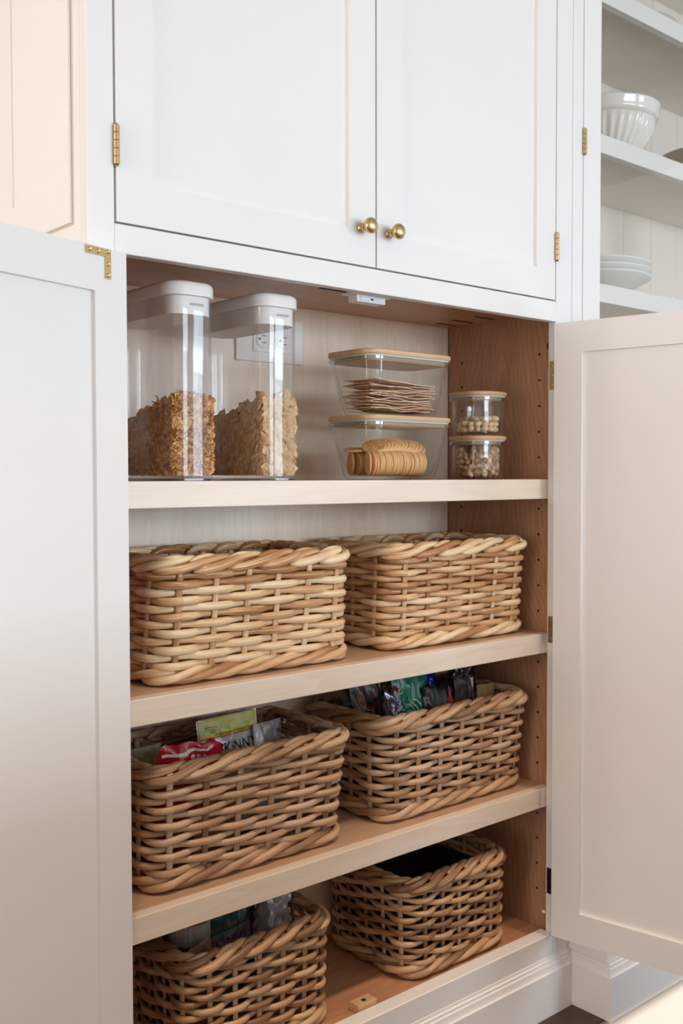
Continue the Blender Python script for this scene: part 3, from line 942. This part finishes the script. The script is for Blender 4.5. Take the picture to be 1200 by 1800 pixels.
def cracker(loc, nv, label, group):
    o = bpy.data.objects.new('round_cracker', ckm); COL.objects.link(o)
    o.location = loc
    o.rotation_euler = (Vector(nv).normalized().to_track_quat('Z', 'Y').to_matrix() @ Matrix.Rotation(random.uniform(0, 6), 3, 'Z')).to_euler()
    tag(o, label, 'cracker', group)


zc = Z1 + .0078 + .0217
for k in range(29):
    lb = 'golden round cracker standing in the front row of the glass box'
    x = 0.5420 + k * 0.0044
    if k == 0: cracker((x - .003, .0905, zc), (1, -.55, 0), 'round cracker showing its face at the left end of the front row', None)
    else: cracker((x, .0895 + random.uniform(-.0015, .0015), zc + random.uniform(-.0004, .0008)), (1, -.16 if k > 2 else -.35, random.uniform(-.04, .04)), lb, 'crackers in the front row')
for k in range(28):
    x = 0.5430 + k * 0.0044
    if k == 0: cracker((x - .004, .137, zc), (1, -.5, 0), 'round cracker at the left end of the back row', None)
    else: cracker((x, .1360 + random.uniform(-.001, .001), zc), (1, -.12, random.uniform(-.03, .03)), 'golden round cracker standing in the back row of the glass box', 'crackers in the back row')
for k in range(12):
    x = 0.5640 + k * 0.0090
    hz = zc + .0290 + 0.005 * sin(pi * (k + 1) / 12) - (0.0045 if k == 11 else 0)
    cracker((x, .102, hz), (-.46, -.46 + .03 * random.uniform(-1, 1), 1), 'round cracker of the fanned layer lying on top of the rows', 'crackers fanned on top')
cracker((0.548, .134, zc + .0245), (-.12, -.1, 1), 'single round cracker lying flat on the back row, left of the fan', None)


# crispbread sheets
random.seed(21)
def crisp(k, n):
    sx = 0.150 + 0.012 * k / n + random.uniform(-.012, .004); sy = 0.068 + .008 * k / n + random.uniform(-.006, .004)
    m = MB(); nx, ny = 14, 7; sd = k * 3.7
    vs = []; fs = []
    for s in (0, 1):
        for j in range(ny + 1):
            for i in range(nx + 1):
                u, v = i / nx, j / ny
                ed = 1 - .06 * noise.noise(Vector((u * 5, v * 4, sd + 9)))
                x = (u - .5) * sx * ed; y = (v - .5) * sy * (1 + .10 * noise.noise(Vector((u * 6, 3, sd))))
                z = .0045 * noise.noise(Vector((u * 3.2 + sd, v * 1.4, sd))) + .0010 * noise.noise(Vector((u * 14, v * 8, sd)))
                if s: z += .0024 - .0012 * (i in (0, nx) or j in (0, ny))
                vs.append((x, y, z))
    o = (nx + 1) * (ny + 1)
    for j in range(ny):
        for i in range(nx):
            a = j * (nx + 1) + i
            fs += [(a, a + nx + 1, a + nx + 2, a + 1), (o + a, o + a + 1, o + a + nx + 2, o + a + nx + 1)]
    edge = [i for i in range(nx + 1)] + [j * (nx + 1) + nx for j in range(1, ny + 1)] + [ny * (nx + 1) + i for i in range(nx - 1, -1, -1)] + [j * (nx + 1) for j in range(ny - 1, 0, -1)]
    for q in range(len(edge)):
        a, b_ = edge[q], edge[(q + 1) % len(edge)]
        fs.append((a, b_, b_ + o, a + o))
    m.add(vs, fs)
    ob = m.build('crispbread', CRISP, None, RAD(40))
    ob.location = (GX + GW / 2 + random.uniform(-.006, .004), GY + GD / 2 + random.uniform(-.003, .003), Z1 + GH + .0105 + k * .0039)
    ob.rotation_euler = (random.uniform(-.015, .015), random.uniform(-.03, .03), random.uniform(-.05, .05))
    lb = 'wavy brown crispbread sheet stacked in the upper glass box'
    if k == n - 1: lb = 'topmost crispbread sheet in the upper glass box'; ob.rotation_euler = (0.02, 0.035, .04); ob.location.z += .0035
    tag(ob, lb, 'crispbread', 'crispbread stack in the upper glass box' if k < n - 1 else None)


for k in range(13): crisp(k, 13)

# small glass jars with nuts
JX, JY, JW = 0.8000, 0.062, 0.1030
JH = 0.0855
glass_box(JX, JY, Z1, JW, JW, JH - .001, 'lower small glass jar of walnut pieces with bamboo lid', tp=.006, r=.040, rb=.040, group='small glass jars with bamboo lids', lidh=.0075)
glass_box(JX + .0005, JY, Z1 + JH - .001, JW, JW, JH, 'upper small glass jar of peanuts stacked on the walnut jar', tp=.006, r=.040, rb=.040, group='small glass jars with bamboo lids', lidh=.0075)


def nut_mesh(kind, seed):
    bm = bmesh.new()
    bmesh.ops.create_icosphere(bm, subdivisions=2 if kind == 'w' else 2, radius=1)
    for v in bm.verts:
        n = v.co.normalized()
        if kind == 'p':
            v.co = Vector((n.x * .0070 * (1 - .12 * (abs(n.x) < .3)), n.y * .0050, n.z * .0048)) * (1 + .05 * noise.noise(n * 2 + Vector((seed, 0, 0))))
        else:
            q = 1 + .42 * noise.noise(n * 1.9 + Vector((seed * 3, 0, 0))) + .25 * noise.noise(n * 4.5 + Vector((0, seed, 0)))
            v.co = Vector((n.x * .0085, n.y * .0062, n.z * .0052)) * q
    me = bpy.data.meshes.new('nut'); bm.to_mesh(me); bm.free()
    me.materials.append(PEANUT if kind == 'p' else WALNUT)
    me.polygons.foreach_set('use_smooth', [True] * len(me.polygons))
    return me


PM = [nut_mesh('p', k) for k in range(4)]; WM = [nut_mesh('w', k) for k in range(6)]
random.seed(8)


def fill(meshes, z0, layers, dz, name, label, cat, group, slope=0.0, big=.0095):
    cx, cy = JX + JW / 2, JY + JW / 2
    for l in range(layers):
        top = l >= layers - 2
        rings = [(.0335, 15), (.0215, 9), (.0100, 4)] if top else [(.0335, 15), (.0220, 9)]
        for r, n in rings:
            a0 = random.uniform(0, 6)
            for k in range(n):
                a = a0 + 2 * pi * k / n
                x, y = r * cos(a), r * sin(a)
                if l == layers - 1 and (x * slope + noise.noise(Vector((x * 60, y * 60, 1))) * .02 < -.004): continue
                o = bpy.data.objects.new(name, random.choice(meshes)); COL.objects.link(o)
                o.location = (cx + x, cy + y, z0 + .0125 + l * dz + random.uniform(-.001, .001))
                o.rotation_euler = (random.uniform(-.5, .5), random.uniform(-.5, .5), a + random.uniform(-1.2, 1.2)) if name == 'peanut' else (random.uniform(0, 6), random.uniform(0, 6), random.uniform(0, 6))
                s = random.uniform(1.12, 1.38) * (0.95 if name == 'peanut' else 1.0); o.scale = (s, s, s)
                tag(o, label, cat, group)


fill(PM, Z1 + JH, 3, .0100, 'peanut', 'pale roasted peanut in the upper small glass jar', 'nut', 'peanuts in the upper jar', slope=.6)
fill(WM, Z1, 5, .0112, 'walnut_piece', 'brown walnut piece in the lower small glass jar', 'nut', 'walnut pieces in the lower jar', slope=.1)


# ------------------------------------------------------------------ wicker baskets
def basket(label, z0, H, top, bot, N_, rows, mat, seed, r=0.0056, rc=0.03, twist=0.0, wig=0.0010, stake_r=0.0058):
    """top and bot: (x0, x1, y0, y1) of the rim and of the foot, measured on the centre line of the wall"""
    rnd = random.Random(seed)
    ox, oy = bot[0], bot[2]
    root = empty('wicker_basket', (ox, oy, z0)); tag(root, label, 'basket', 'wicker baskets on the shelves')

    def peri(f, z):
        t = z / H
        x0, x1, y0, y1 = [b_ + (a - b_) * t for a, b_ in zip(top, bot)]
        w_, d_ = x1 - x0, y1 - y0
        q = pi / 2 * rc
        segs = [w_ - 2 * rc, q, d_ - 2 * rc, q, w_ - 2 * rc, q, d_ - 2 * rc, q]
        tot = sum(segs); s = (f % 1.0) * tot
        k = 0
        while s > segs[k] and k < 7: s -= segs[k]; k += 1
        if k == 0: p, n = (x0 + rc + s, y0), (0, -1)
        elif k == 2: p, n = (x1, y0 + rc + s), (1, 0)
        elif k == 4: p, n = (x1 - rc - s, y1), (0, 1)
        elif k == 6: p, n = (x0, y1 - rc - s), (-1, 0)
        else:
            a = s / rc
            cx, cy, a0 = {1: (x1 - rc, y0 + rc, -pi / 2), 3: (x1 - rc, y1 - rc, 0), 5: (x0 + rc, y1 - rc, pi / 2), 7: (x0 + rc, y0 + rc, pi)}[k]
            n = (cos(a0 + a), sin(a0 + a)); p = (cx + rc * n[0], cy + rc * n[1])
        return Vector((p[0] - ox, p[1] - oy, z)), Vector((n[0], n[1], 0)), tot

    tot = peri(0, H / 2)[2]
    sp = 1.0 / N_
    jit = [rnd.uniform(-.05, .05) * sp for _ in range(N_)]
    zlo, zhi = 0.030, H - 0.030
    # stakes
    for j in range(N_):
        pts = []; up = []
        for k in range(9):
            z = 0.010 + (H - 0.022) * k / 8
            p, n, _ = peri(j * sp + jit[j], z)
            pts.append(p); up.append(n)
        MB().tube(pts, stake_r, 8, flat=0.5, up=up).build('stake', mat, root, True)
    # weavers
    pitch = (zhi - zlo) / (rows - 1)
    S = 6 * N_
    amp = 0.0058
    for i in range(rows):
        z = zlo + i * pitch
        ph = rnd.uniform(0, 10); rr = r * rnd.uniform(.93, 1.05)
        pts = []; rad = []; up = []
        for k in range(S):
            f = k / S
            # offset so that the strand passes outside every second stake
            jf = f / sp
            w_ = cos(pi * (jf + i))
            w_ = math.copysign(abs(w_) ** 0.75, w_)
            zz = z + wig * noise.noise(Vector((f * 9 + ph, ph, seed))) * 2 + rnd.uniform(-.0003, .0003)
            p, n, _ = peri(f, zz)
            pts.append(p + n * (amp * w_)); up.append(n)
            rad.append(rr * (0.90 + 0.12 * w_))
        MB().tube(pts, rad, 7, closed=True, flat=0.9, up=up).build('weaver', mat, root, True)
    # plaited border
    for j in range(N_):
        pts = []; rad = []; n_ = 18
        f0 = (j - .7) * sp + rnd.uniform(-.05, .05) * sp
        ln = 2.45 + rnd.uniform(-.12, .12); R0 = 0.0070 * rnd.uniform(.92, 1.08)
        for k in range(n_ + 1):
            t = k / n_
            zz = H - 0.0225 + 0.0175 * (1 - cos(pi * min(1, t / .80))) * .5 - (0.010 * ((t - .8) / .2) ** 2 if t > .8 else 0)
            ro = 0.0085 * cos(pi * min(1, max(0, (t - .30) / .60))) if t > .30 else 0.0085 - 0.006 * (1 - t / .30) ** 2
            p, n, _ = peri(f0 + t * ln * sp, min(zz, H))
            p = Vector((p.x, p.y, zz)) + n * ro
            pts.append(p); rad.append(R0 * (0.55 + 0.45 * min(1, t / .12)) * (1.0 if t < .85 else 1 - .35 * (t - .85) / .15))
        MB().tube(pts, rad, 8).build('rim_strand', mat, root, True)
    # thin loops tucked inside the border
    for j in range(N_):
        pts = []; n_ = 12
        f0 = (j + .25) * sp + rnd.uniform(-.08, .08) * sp
        for k in range(n_ + 1):
            t = k / n_
            zz = H - 0.0135 + 0.0120 * sin(pi * (t * .8 + .1))
            p, n, _ = peri(f0 + t * 1.05 * sp, H)
            pts.append(Vector((p.x, p.y, zz)) + n * (0.001 - .0085 * t))
        MB().tube(pts, 0.0045, 6).build('rim_loop', mat, root, True)
    # twisted foot
    turns = max(3, round(tot / 0.19))
    for q in range(3):
        S2 = 120; pts = []; up = []
        for k in range(S2):
            f = k / S2
            a = 2 * pi * turns * f + q * 2 * pi / 3 + .25 * sin(2 * pi * f * 2 + q)
            p, n, _ = peri(f, 0.0145 + .0068 * sin(a))
            pts.append(p + n * (.0010 + .0068 * cos(a))); up.append(n)
        MB().tube(pts, 0.0068, 8, closed=True, up=up).build('foot_strand', mat, root, True)
    # second plaited line just above the foot
    # woven floor
    m = MB(); nx = int((bot[1] - bot[0] - .02) / .013)
    for k in range(nx):
        x = .012 + k * .013
        m.tube([Vector((x, .008 + .01 * 0, .0085 + .0015 * (k % 2))), Vector((x, (bot[3] - bot[2]) / 2, .0085 + .0015 * ((k + 1) % 2))), Vector((x, bot[3] - bot[2] - .008, .0085 + .0015 * (k % 2)))], .0062, 6)
    b_ = m.build('basket_floor', mat, root, True); b_['kind'] = 'stuff'
    return root


BY = 0.268
basket('wicker basket on the second shelf, left, right beside the open left door', Z2, 0.1935, (0.104, 0.461, 0.052, BY), (0.098, 0.468, 0.066, BY), 18, 12, RAT_LIT, 1, r=.0071)
basket('wicker basket on the second shelf, right', Z2, 0.1915, (0.562, 0.928, 0.052, BY), (0.568, 0.930, 0.068, BY), 18, 13, RAT_LIT, 2, r=.0064)
basket('wicker basket on the third shelf, left, holding a yellow striped bag', Z3, 0.1950, (0.080, 0.462, 0.050, BY), (0.088, 0.450, 0.068, BY), 18, 12, RAT_DIM, 3, r=.0060, wig=.0016)
basket('wicker basket on the third shelf, right, full of dark and green snack bags', Z3, 0.1950, (0.542, 0.932, 0.052, BY), (0.560, 0.926, 0.070, BY), 20, 12, RAT_DIM, 4, r=.0059, wig=.0016)
Z4 = 0.1565
basket('wicker basket on the cabinet floor, left, cut off by the picture edge', Z4, 0.1900, (0.138, 0.416, 0.050, 0.272), (0.146, 0.416, 0.058, 0.270), 20, 12, RAT_SHADE, 5, r=.0056, rc=.036, wig=.0020, stake_r=.0050)
basket('wicker basket on the cabinet floor, right, empty and loosely woven', Z4, 0.1880, (0.596, 0.870, 0.048, 0.280), (0.606, 0.870, 0.054, 0.276), 20, 12, RAT_SHADE, 6, r=.0056, rc=.040, wig=.0020, stake_r=.0050)


m = MB()
m.loft([rrect(.618, .858, .066, .264, .03, Z4 + .019), rrect(.612, .858, .064, .268, .03, Z4 + .148), rrect(.6145, .8555, .0665, .2655, .028, Z4 + .148), rrect(.6205, .8555, .0685, .2615, .028, Z4 + .0215)])
tag(m.build('basket_liner', plain('black liner cloth', (.022, .017, .016), .7, bump=.3, bscale=120), None, RAD(50)), 'black cloth liner inside the right basket on the cabinet floor', 'liner')


# ------------------------------------------------------------------ bags in the baskets
def film(name, col, rough=0.25, metal=0.0, col2=None, spec=0.6, bump=0.3):
    m, nt, b = newmat(name)
    tc = N(nt, 'ShaderNodeTexCoord')
    no = N(nt, 'ShaderNodeTexNoise'); no.inputs['Scale'].default_value = 45; no.inputs['Detail'].default_value = 3; no.inputs['Distortion'].default_value = 1.2
    L(nt, tc.outputs['Object'], no.inputs['Vector'])
    L(nt, ramp(nt, no.outputs['Fac'], [(0.35, col), (0.7, col2 or tuple(min(1, c * 1.25) for c in col))]), b.inputs['Base Color'])
    b.inputs['Roughness'].default_value = rough; b.inputs['Metallic'].default_value = metal
    b.inputs['Specular IOR Level'].default_value = spec
    bp = N(nt, 'ShaderNodeBump'); bp.inputs['Strength'].default_value = bump; bp.inputs['Distance'].default_value = 0.004
    L(nt, no.outputs['Fac'], bp.inputs['Height']); L(nt, bp.outputs[0], b.inputs['Normal'])
    return m


def pr(name, col): return plain('print ' + name, col, 0.35, noise_amt=.02)


BLACKP, WHITEP, REDP, YELP, GRNP, PALE = pr('black', (.015, .015, .02)), pr('white', (.8, .8, .8)), pr('red', (.45, .02, .03)), pr('yellow', (.72, .60, .03)), pr('green', (.02, .22, .13)), pr('pale green', (.50, .66, .42))


class Bag:
    def __init__(s, loc, w_, h, t, rz=0.0, tilt=0.0, lean=0.0, seed=0, wr=.004, crumple=0.0, flare=0.0):
        s.w, s.h, s.t, s.seed, s.wr, s.cr, s.fl = w_, h, t, seed, wr, crumple, flare
        s.M = Matrix.Translation(loc) @ Matrix.Rotation(rz, 4, 'Z') @ Matrix.Rotation(tilt, 4, 'X') @ Matrix.Rotation(lean, 4, 'Y')

    def S(s, u, v, side, off=0.0):
        x = (u - .5) * s.w * (1 - .10 * s.cr * sin(pi * v) + s.fl * (v - .5)); z = v * s.h
        pu = max(0.0, sin(pi * min(1, max(0, u)))) ** .55; pv = max(0.0, sin(pi * min(1, max(0, v * .96 + .02)))) ** .7
        y = side * (s.t * .5 * pu * pv)
        q = Vector((u * 3.1 + s.seed * 7, v * 3.5, s.seed))
        rid = (1 - abs(noise.noise(q * 1.6)) * 2.2)
        y += s.wr * (noise.noise(q * 1.3) * 1.6 + side * .8 * rid * (pu * pv + .15) + .7 * noise.noise(q * 4.0))
        x += s.cr * s.wr * 2.5 * noise.noise(Vector((v * 6, s.seed * 3, u * 2)))
        z += s.cr * s.wr * 2.5 * noise.noise(Vector((u * 7, s.seed * 5, v)))
        return Vector((x, y + side * off, z))

    def build(s, name, mat, label, cat='bag', nu=26, nv=30, flat=False, solid=True):
        m = MB(); vs = []; fs = []; uvs = []
        for side in (-1, 1):
            for j in range(nv + 1):
                for i in range(nu + 1):
                    p = s.S(i / nu, j / nv, side)
                    if i in (0, nu) or j in (0, nv):
                        q = s.S(i / nu, j / nv, -side); p = (p + q) / 2 + Vector((0, side * .0002, 0))
                    vs.append(p)
        o = (nu + 1) * (nv + 1)
        for j in range(nv):
            for i in range(nu):
                a = j * (nu + 1) + i
                uq = [(i / nu, j / nv), ((i + 1) / nu, j / nv), ((i + 1) / nu, (j + 1) / nv), (i / nu, (j + 1) / nv)]
                fs.append((a, a + 1, a + nu + 2, a + nu + 1)); uvs.append(uq)
                fs.append((o + a, o + a + nu + 1, o + a + nu + 2, o + a + 1)); uvs.append([uq[0], uq[3], uq[2], uq[1]])
        m.add(vs, fs, uvs)
        s.o = m.build(name, mat, None, True, normals=False)
        s.o.matrix_world = s.M
        tag(s.o, label, cat)
        return s

    def decal(s, polys, mat, name='lettering', off=.0007, side=-1):
        """polys: (verts2d in bag metres x from centre, z from bottom; faces)"""
        vs, fs = polys
        m = MB()
        m.add([s.S(v[0] / s.w + .5, v[1] / s.h, side, off) for v in vs], fs)
        ob = m.build(name, mat, s.o, normals=False)
        return ob

    def text(s, txt, x, z, size, mat, rot=0.0, name='lettering', sx=1.0):
        vs, fs = text_polys(txt, size)
        c, sn = cos(rot), sin(rot)
        return s.decal(off=.0017, polys=([(x + v.x * sx * c - v.y * sn, z + v.x * sx * sn + v.y * c) for v in vs], fs), mat=mat, name=name)

    def patch(s, x0, x1, z0, z1, mat, name='print_patch', n=12, m_=6, off=.0005, slope=0.0):
        vs = []; fs = []
        for j in range(m_ + 1):
            for i in range(n + 1):
                vs.append((x0 + (x1 - x0) * i / n, z0 + (z1 - z0) * j / m_ + slope * (i / n)))
        for j in range(m_):
            for i in range(n):
                a = j * (n + 1) + i; fs.append((a, a + 1, a + n + 2, a + n + 1))
        return s.decal((vs, fs), mat, name, off)

    def ring(s, cx, cz, r0, r1, mat, name='print_ring', n=40, off=.0015, a0=0, a1=2 * pi):
        vs = []; fs = []
        for k in range(n + 1):
            a = a0 + (a1 - a0) * k / n
            vs += [(cx + r0 * cos(a), cz + r0 * sin(a)), (cx + r1 * cos(a), cz + r1 * sin(a))]
        for k in range(n): fs.append((2 * k, 2 * k + 1, 2 * k + 3, 2 * k + 2))
        return s.decal((vs, fs), mat, name, off)


# third shelf, left basket
zb = Z3 + .020
B = Bag((0.297, 0.158, zb), 0.122, 0.202, .030, rz=.02, tilt=-.05, lean=-.035, seed=1.3, wr=.0022).build('snack_bag', film('silver white film', (.60, .60, .64), .22, .25), 'white snack bag with yellow striped top and black lettering in the left third-shelf basket')
B.patch(-.0585, .0585, .1715, .2010, YELP, 'yellow_band', n=40, m_=14)
for k in range(3):
    B.patch(-.0583, .0583, .1790 + k * .0076, .1790 + k * .0076 + .0036, PALE, 'pale_stripe', n=40, off=.0010, m_=3)
B.patch(-.0585, .0585, .1700, .1716, REDP, 'red_line', n=40, off=.0011, m_=1)
B.text('PURE POPPED PERFECTION', 0.010, .1728, .0062, BLACKP, sx=1.05)
B.text('BEST BEFORE', -.036, .1870, .0038, BLACKP); B.text('5 12 24 A', -.036, .1825, .0044, BLACKP); B.text('NW07', -.034, .1790, .0038, BLACKP)
B.text('SKiNNY', .012, .1420, .0270, BLACKP, sx=.85)
B = Bag((0.372, 0.150, zb), 0.085, 0.178, .02, rz=.35, tilt=-.10, lean=.05, seed=2.2, wr=.003).build('snack_bag', film('dull silver film', (.45, .45, .47), .3, .4), 'plain silver snack bag behind the striped one, in the left third-shelf basket')
B.text('MA', .028, .155, .012, BLACKP)
B = Bag((0.164, 0.130, zb), 0.112, 0.187, .032, rz=-.10, tilt=.12, lean=.10, seed=4.1, wr=.006, crumple=.8).build('snack_bag', film('red film', (.42, .008, .02), .18, .0), 'shiny red snack bag with white stripe in the left third-shelf basket')
B.patch(-.050, .040, .1690, .1735, WHITEP, 'white_stripe', slope=.007)
for k, c in enumerate(((.75, .75, .75), (.05, .45, .42), (.05, .45, .42))):
    B.ring(-.004 + k * .0105, .1650, 0, .0036, pr('dot %d' % k, c), 'print_dot', 14)
B = Bag((0.226, 0.100, zb), 0.100, 0.160, .02, rz=.12, tilt=-.12, lean=.05, seed=6.0, wr=.003).build('snack_bag', film('olive film', (.30, .18, .05), .4), 'ochre brown pouch in front of the striped bag, in the left third-shelf basket')
B.text('crackers', -.02, .147, .008, WHITEP)
B = Bag((0.146, 0.200, zb), 0.070, 0.168, .02, rz=.1, tilt=.05, seed=8.0, wr=.003).build('snack_bag', film('green yellow film', (.30, .30, .12), .35), 'olive green bag behind the red one, in the left third-shelf basket')

# third shelf, right basket
B = Bag((0.606, 0.190, zb), 0.050, 0.212, .02, rz=.1, tilt=.02, lean=-.16, seed=1.9, wr=.006, crumple=1).build('snack_bag', film('grey brown film', (.10, .085, .08), .3), 'crumpled grey-brown bag at the left end of the right third-shelf basket')
B.text('kettle', .0, .175, .014, WHITEP)
B = Bag((0.626, 0.152, zb), 0.080, 0.230, .030, rz=.05, tilt=.0, lean=-.19, seed=2.7, wr=.0035, crumple=.4).build('snack_bag', film('dark maroon film', (.018, .008, .011), .38), 'black snack bag with POTATO in a red ring, in the right third-shelf basket')
RUST = pr('rust', (.40, .10, .07))
B.ring(-.004, .200, .0235, .0250, RUST); B.ring(-.004, .200, .0195, .0202, RUST)
B.text('POTATO', -.004, .1960, .0115, RUST)
B = Bag((0.618, 0.113, zb), 0.048, 0.202, .028, rz=.25, tilt=.0, lean=-.03, seed=3.9, wr=.008, crumple=.9).build('snack_bag', film('silver blue film', (.16, .17, .22), .16, .7), 'shiny silver-blue crumpled bag with red edge, in the right third-shelf basket')
B.patch(.022, .0265, .10, .204, REDP, 'red_edge', n=2, m_=14)
for k in range(4): B.patch(-.022, .018, .130 + k * .018, .1312 + k * .018, REDP, 'red_line', n=10, m_=1, slope=.012 * (-1) ** k)
B = Bag((0.688, 0.146, zb), 0.086, 0.227, .036, rz=.0, tilt=.03, lean=-.02, seed=5.2, wr=.005, crumple=.4, flare=.15).build('snack_bag', film('green film', (.005, .17, .115), .25), 'deep green snack bag with white wave print, in the right third-shelf basket')
B.text('C', -.028, .190, .020, PALE)
for k in range(3): B.ring(-.020 + .004 * k, .150, .020 + k * .006, .023 + k * .006, PALE, 'wave_print', 12, a0=.2, a1=1.3)
B.text('CO', -.020, .148, .018, PALE)
B = Bag((0.776, 0.192, zb), 0.083, 0.232, .036, rz=.1, tilt=-.03, lean=.02, seed=6.1, wr=.007, crumple=.6).build('snack_bag', film('blue film', (.005, .035, .32), .15, .3), 'glossy blue snack bag behind the black one, in the right third-shelf basket')
B.patch(-.01, .005, .18, .225, pr('light blue', (.05, .25, .6)), 'light_band', n=3)
B = Bag((0.746, 0.121, zb), 0.086, 0.197, .036, rz=.06, tilt=.0, lean=.02, seed=7.4, wr=.0045, crumple=.4).build('snack_bag', film('black film', (.006, .006, .009), .4), 'black snack bag with a grey letter and red pepper, in the right third-shelf basket')
B.text('R', -.034, .160, .026, pr('grey', (.25, .27, .28)))
vs = [(.020, .150), (.030, .146), (.037, .156), (.034, .170), (.029, .178), (.0285, .192), (.026, .192), (.026, .178), (.018, .168), (.010, .158)]
B.decal((vs, [tuple(range(len(vs)))]), pr('pepper', (.50, .01, .02)), 'pepper_print', off=.002)
B = Bag((0.814, 0.120, zb), 0.066, 0.206, .030, rz=.2, tilt=.0, lean=.03, seed=8.6, wr=.0045, crumple=.5).build('snack_bag', film('charcoal film', (.035, .028, .032), .4), 'charcoal snack bag with white nutrition label, in the right third-shelf basket')
B.patch(.0190, .0305, .158, .200, WHITEP, 'label_patch', n=3)
B.patch(.0175, .0188, .150, .202, REDP, 'red_line', n=1)
B.text('NUTR', .0248, .193, .0045, BLACKP)
for k in range(5): B.patch(.0205, .0290, .1640 + k * .0055, .1652 + k * .0055, BLACKP, 'print_line', n=2, m_=1, off=.0011)
B = Bag((0.866, 0.104, zb), 0.064, 0.184, .010, rz=.15, tilt=-.03, lean=.05, seed=9.3, wr=.003).build('snack_bag', film('olive paper', (.30, .23, .11), .7), 'olive paper packet near the right end of the right third-shelf basket')
B = Bag((0.872, 0.178, zb), 0.080, 0.236, .05, rz=.0, tilt=.0, lean=.03, seed=10.4, wr=.009, crumple=.6).build('snack_bag', film('gloss black film', (.006, .006, .008), .10), 'glossy black bag standing tallest at the right end of the right third-shelf basket')

# second shelf: clear plastic bag inside the right basket
Bag((0.640, 0.165, Z2 + .020), 0.080, 0.130, .05, rz=.3, seed=11.4, wr=.010, crumple=1).build('plastic_bag', film('grey cling film', (.42, .40, .38), .2, .3), 'crumpled grey plastic bag inside the right second-shelf basket')

# bottom left basket
zb = Z4 + .020
j = empty('jar', (0.196, 0.140, zb)); tag(j, 'dark jar with ribbed grey screw cap in the bottom left basket', 'jar')
MB().lathe([(.030, 0), (.034, .003), (.035, .01), (.035, .135), (.030, .150), (.0285, .158)], 40).build('jar_body', plain('amber plastic', (.02, .012, .009), .25), j, RAD(40))
MB().lathe([(.0325, .155), (.0335, .157), (.0335, .184), (.0315, .188), (.02, .189), (.001, .189)], 120, rfun=lambda r, h, a: r + (.0007 * (1 if int(a * 60 / pi) % 2 else -1) if .1565 < h < .185 else 0)).build('cap', plain('grey cap', (.30, .27, .26), .45), j, RAD(30))
B = Bag((0.285, 0.165, zb), 0.120, 0.182, .03, rz=.05, tilt=-.04, lean=-.04, seed=12.2, wr=.004).build('snack_bag', film('teal film', (.006, .055, .065), .3), 'dark teal popcorn bag with orange lettering in the bottom left basket')
B.patch(-.05, .055, .110, .138, pr('greyish', (.16, .14, .15)), 'pale_band')
ORG = pr('orange', (.30, .12, .03))
B.text('PURE CORN POP', .005, .143, .0100, ORG); B.text('SKiNNY', .005, .112, .026, pr('wine', (.16, .012, .03)), sx=.9)
Bag((0.362, 0.152, zb), 0.062, 0.198, .04, rz=.5, tilt=.0, lean=.08, seed=13.5, wr=.013, crumple=1).build('plastic_bag', film('pale plastic film', (.60, .58, .60), .22, .2), 'crumpled silver plastic bag standing in the bottom left basket')
Bag((0.196, 0.092, zb), 0.070, 0.172, .014, rz=.05, tilt=.04, lean=-.16, seed=14.5, wr=.006, crumple=.3).build('paper_bag', film('brown kraft paper', (.16, .09, .06), .8, bump=.1), 'folded brown paper bag at the left of the bottom left basket')
Bag((0.330, 0.228, zb), 0.120, 0.196, .02, rz=.0, tilt=.0, seed=15.5, wr=.003).build('carton', film('dark carton', (.06, .032, .02), .6), 'dark brown carton at the back of the bottom left basket', 'box')

# wooden latch block on the cabinet floor
lb = MB().box(0.4640, 0.5060, 0.0335, 0.0560, Z4, Z4 + 0.0150, .0006).build('wood_block', BAMBOO, None)
tag(lb, 'small maple latch block with a drilled hole on the cabinet floor', 'block')
MB().lathe([(.0045, 0), (.0045, .0005)], 16, (0.485, 0.0440, Z4 + .0149)).build('drill_hole', SLOT, lb)
